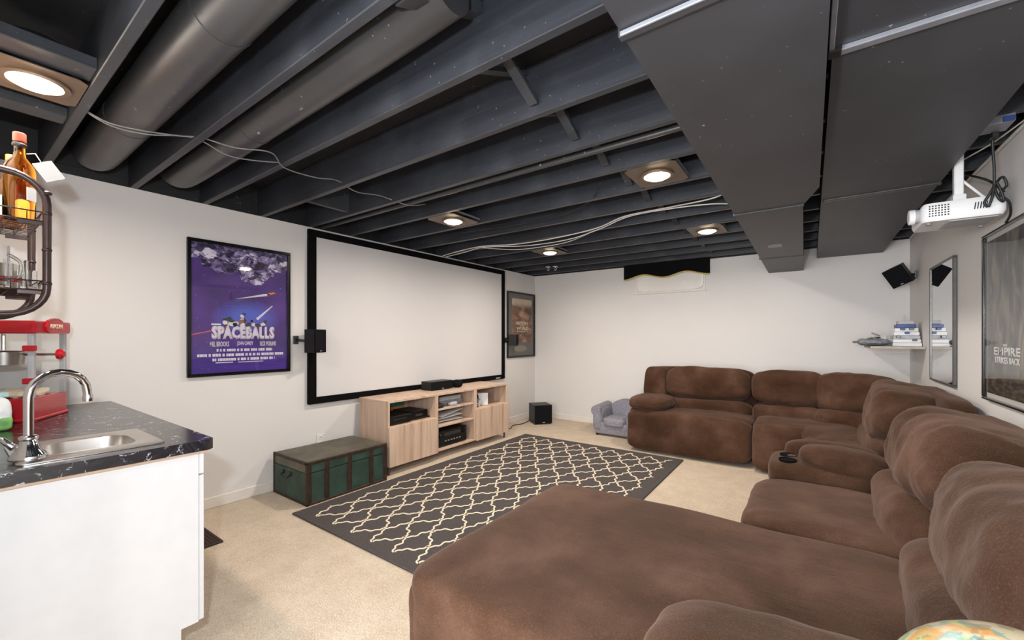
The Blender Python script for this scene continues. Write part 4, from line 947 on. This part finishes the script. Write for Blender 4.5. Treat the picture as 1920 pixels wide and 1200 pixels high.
# ------------------------------------------------------------------ projector
t = thing('projector', 'white video projector hanging from the ceiling beside the broad duct', 'projector', (.63, 3.20, 1.90))
PB, PT = 1.905, 2.000
bm = loft([rrect(.482, .772, 3.05, 3.33, .03, PB), rrect(.475, .780, 3.04, 3.34, .035, PB + .02), rrect(.475, .780, 3.04, 3.34, .035, PT - .02), rrect(.485, .770, 3.05, 3.33, .03, PT)]); bm.faces.new([v for v in bm.verts][:28][::-1])
obj('projector_body', bm, M['whitep'], t, smooth=40)
obj('lens_barrel', lathe([(.032, 0), (.036, -.006), (.036, -.030), (.031, -.034), (.026, -.030), (.001, -.026)], (.478, 3.115, PB + .048), 24, axis=0), M['lgrey'], t, smooth=40)
obj('lens_cap', lathe([(.040, 0), (.040, -.020), (.036, -.024), (.001, -.025)], (.458, 3.115, PB + .046), 24, axis=0), M['whitep'], t, smooth=40)
for r in range(5):
    for k in range(7): obj('vent_slot', obox((.505 + k * .0115, 3.0395, PB + .026 + r * .0125), (.006, .002, .007), (0, 0, 0)), M['black'], t)
for k in range(6): obj('vent_slit', obox((.668 + k * .010, 3.0395, PB + .052), (.004, .002, .034), (0, .12, 0)), M['black'], t)
obj('bottom_panel', box((.58, 3.08, PB - .004), (.76, 3.30, PB + .001), .004, 1), M['lgrey'], t)
for x, y in ((.51, 3.09), (.745, 3.30)): obj('adjuster_foot', lathe([(.012, -.012), (.012, 0)], (x, y, PB), 12), M['grey'], t)
obj('mount_base', box((.615, 3.165, PT), (.665, 3.225, PT + .055), .004, 2), M['whitep'], t)
obj('mount_arm', box((.622, 3.175, PT + .05), (.658, 3.215, ZW), .004, 1), M['whitep'], t)
obj('brace_rod', tube([(.655, 3.19, PT + .13), (.75, 3.20, PT + .01)], .006, 8), M['whitep'], t)
cable('projector_cable', [(.70, 2.92, 2.33), (.705, 2.95, 2.22), (.715, 2.97, 2.12), (.72, 2.985, 2.03), (.735, 3.0, 1.975), (.75, 2.99, 1.95), (.742, 2.98, 1.99), (.722, 2.985, 2.05), (.712, 2.98, 1.98), (.70, 2.985, 1.935), (.688, 2.99, 1.955), (.705, 2.985, 1.995), (.725, 2.985, 2.04), (.75, 3.0, 2.07), (.765, 3.01, 2.03), (.745, 3.01, 1.99), (.775, 3.02, 1.95), (.79, 3.06, 1.90), (.79, 3.12, 1.87)], .0055, M['wire_b'], 'black power cable looped and tied above the projector')
cable('projector_cable', [(.60, 3.6, 2.32), (.66, 3.35, 2.22), (.71, 3.15, 2.12), (.73, 3.03, 2.05), (.76, 3.02, 2.0)], .006, M['wire_b'], 'black cable crossing from the joists to the projector')
cable('ceiling_cable', [(.64, 3.4, 2.27), (.70, 3.25, 2.275), (.75, 3.1, 2.28), (.80, 2.8, 2.285)], .004, M['wire_w'], 'thin white cable along the ceiling above the projector')
t = thing('junction_box', 'pale metal junction box with a plug under the joists above the projector', 'junction box', (.70, 2.85, 2.27))
obj('box_body', box((.64, 2.80, 2.262), (.74, 2.92, 2.30), .003, 1), M['cleat'], t); obj('plug', box((.69, 2.90, 2.235), (.715, 2.935, 2.265), .004, 1), M['black'], t); obj('blue_clip', box((.70, 2.79, 2.262), (.735, 2.80, 2.285), .002, 1), M['blue'], t)
o = obj('wall_conduit', tube([(XR - .012, .9, ZW - .008), (XR - .012, YB - .1, ZW - .008)], .008, 8), M['wire_w'], smooth=40); tag(o, 'thin white conduit along the top of the right wall', 'conduit')

# ------------------------------------------------------------------ corner shelf and models
t = thing('wall_shelf', 'small dark floating shelf in the right back corner', 'shelf', (.62, 5.35, 1.195))
obj('shelf_board', box((.455, 5.07, 1.195), (XR - .002, 5.70, 1.213), .003, 1), plain('dark_shelf', srgb(52, 44, 42), .4), t)
obj('front_lip', box((.448, 5.062, 1.192), (XR - .002, 5.072, 1.216), .002, 1), plain('light_shelf_edge', srgb(170, 158, 146), .5), t)
t = thing('toy_model', 'grey toy brick vehicle at the left of the corner shelf', 'toy', (.50, 5.25, 1.213))
obj('hull', cushion((.485, 5.24, 1.253), (.12, .15, .035), 2.6, amp=.006, freq=(30, 30, 30), res=14), M['grey'], t, smooth=False)
rt = random.Random(5)
for k in range(34):
    a, r = rt.uniform(0, 2 * PI), rt.uniform(.02, .12); s_ = rt.uniform(.014, .04)
    obj('toy_brick', obox((.485 + r * .8 * math.cos(a), 5.26 + r * math.sin(a), 1.286 - r * .18 + rt.uniform(0, .012)), (s_, s_ * rt.uniform(.4, 1), .022), (0, 0, rt.choice((0, .6, 1.2))), .001), M[rt.choice(('lgrey', 'grey', 'dsteel', 'lgrey', 'black', 'red'))], t)
for dx in (-.03, .03): obj('prow', obox((.385 + dx * .2, 5.22 + dx, 1.252), (.10, .03, .02), (0, 0, .1), .003), M['dsteel'], t)
obj('fin', prism([(.53, 1.28), (.57, 1.28), (.575, 1.345), (.565, 1.345)], 1, 5.18, 5.19), M['lgrey'], t)
obj('fin', obox((.50, 5.20, 1.325), (.07, .012, .012), (0, .45, .2), .002), M['grey'], t)
t = thing('toy_tower', 'white and grey toy brick tower with blue bricks on the corner shelf', 'toy', (.70, 5.30, 1.213))
lv = [(.11, .0, 'whitep'), (.105, .034, 'whitep'), (.100, .068, 'lgrey'), (.095, .102, 'whitep'), (.088, .136, 'whitep'), (.075, .170, 'blue'), (.060, .204, 'lgrey')]
for hw, z, mm in lv: obj('brick_course', box((.715 - hw*.9, 5.30 - hw, 1.2135 + z), (.715 + hw*.9, 5.30 + hw, 1.2135 + z + .0325), .003, 1), M[mm], t)
for k, (x, z) in enumerate(((.64, .08), (.70, .115), (.75, .05), (.67, .15), (.73, .15))): obj('toy_brick', box((x, 5.302 - .125, 1.2135 + z), (x + .03, 5.302 - .09, 1.2135 + z + .02), .002, 1), M['blue' if k % 2 else 'dsteel'], t)
obj('antenna', tube([(.71, 5.30, 1.445), (.71, 5.30, 1.50)], .004, 6), M['lgrey'], t)

# ------------------------------------------------------------------ globe in the foreground
gx, gy, gz, gr = .200, .722, .824, .130
t = thing('side_table', 'brown wooden side table behind the sofa arm, holding the globe', 'table', (gx, gy, 0))
obj('table_top', lathe([(.15, 0), (.155, .008), (.155, .02), (.15, .025)], (gx, .655, .525), 36), M['wood'], t, smooth=40)
obj('column', lathe([(.03, 0), (.022, .1), (.028, .25), (.02, .42), (.035, .50)], (gx, .655, .03), 18), M['wood'], t, smooth=40); obj('table_foot', lathe([(.13, 0), (.13, .015), (.04, .035)], (gx, .655, 0), 28), M['wood'], t, smooth=40)
m = Mat('printed_globe_map'); v = m.coord(); k = m.noise(v, 13, 5, .6); k2 = m.noise(v, 30, 3); k3 = m.noise(v, 20, 3)
land = m.ramp(k3, [(.3, srgb(172, 152, 116)), (.42, srgb(146, 156, 104)), (.52, srgb(176, 122, 62)), (.62, srgb(172, 160, 132)), (.72, srgb(100, 138, 78))])
c = m.mix(m.ramp(k, [(.49, G(0)), (.51, G(1))]), srgb(168, 152, 122), land)
c = m.mix(m.ramp(m.math('ABSOLUTE', m.math('SUBTRACT', k, .495)), [(.008, G(.8)), (.03, G(0))]), c, srgb(78, 128, 126))
c = m.mix(m.math('MULTIPLY', m.math('GREATER_THAN', k2, .62), .5), c, srgb(110, 84, 60)); m.p(Base_Color=c, Roughness=.35)
t = thing('globe', 'desk globe with a cream and orange map at the bottom right of the view', 'globe', (gx, gy, gz - gr - .13))
sp = B(); bmesh.ops.create_uvsphere(sp, u_segments=48, v_segments=28, radius=gr); sp.transform(Matrix.Translation((gx, gy, gz)))
obj('map_ball', sp, m.m, t, smooth=True)
obj('meridian_arc', tube([(gx + .137 * math.sin(q) * .3, gy - .137 * math.sin(q) * .95, gz + .137 * math.cos(q)) for q in [1.0 + k * (PI - 1.0) / 16 for k in range(17)]], .005, 8), M['bronze'], t, smooth=True)
obj('stand', lathe([(.085, 0), (.085, .012), (.03, .03), (.014, .06), (.014, .125)], (gx, gy, gz - gr - .135), 24), M['wood'], t, smooth=40)
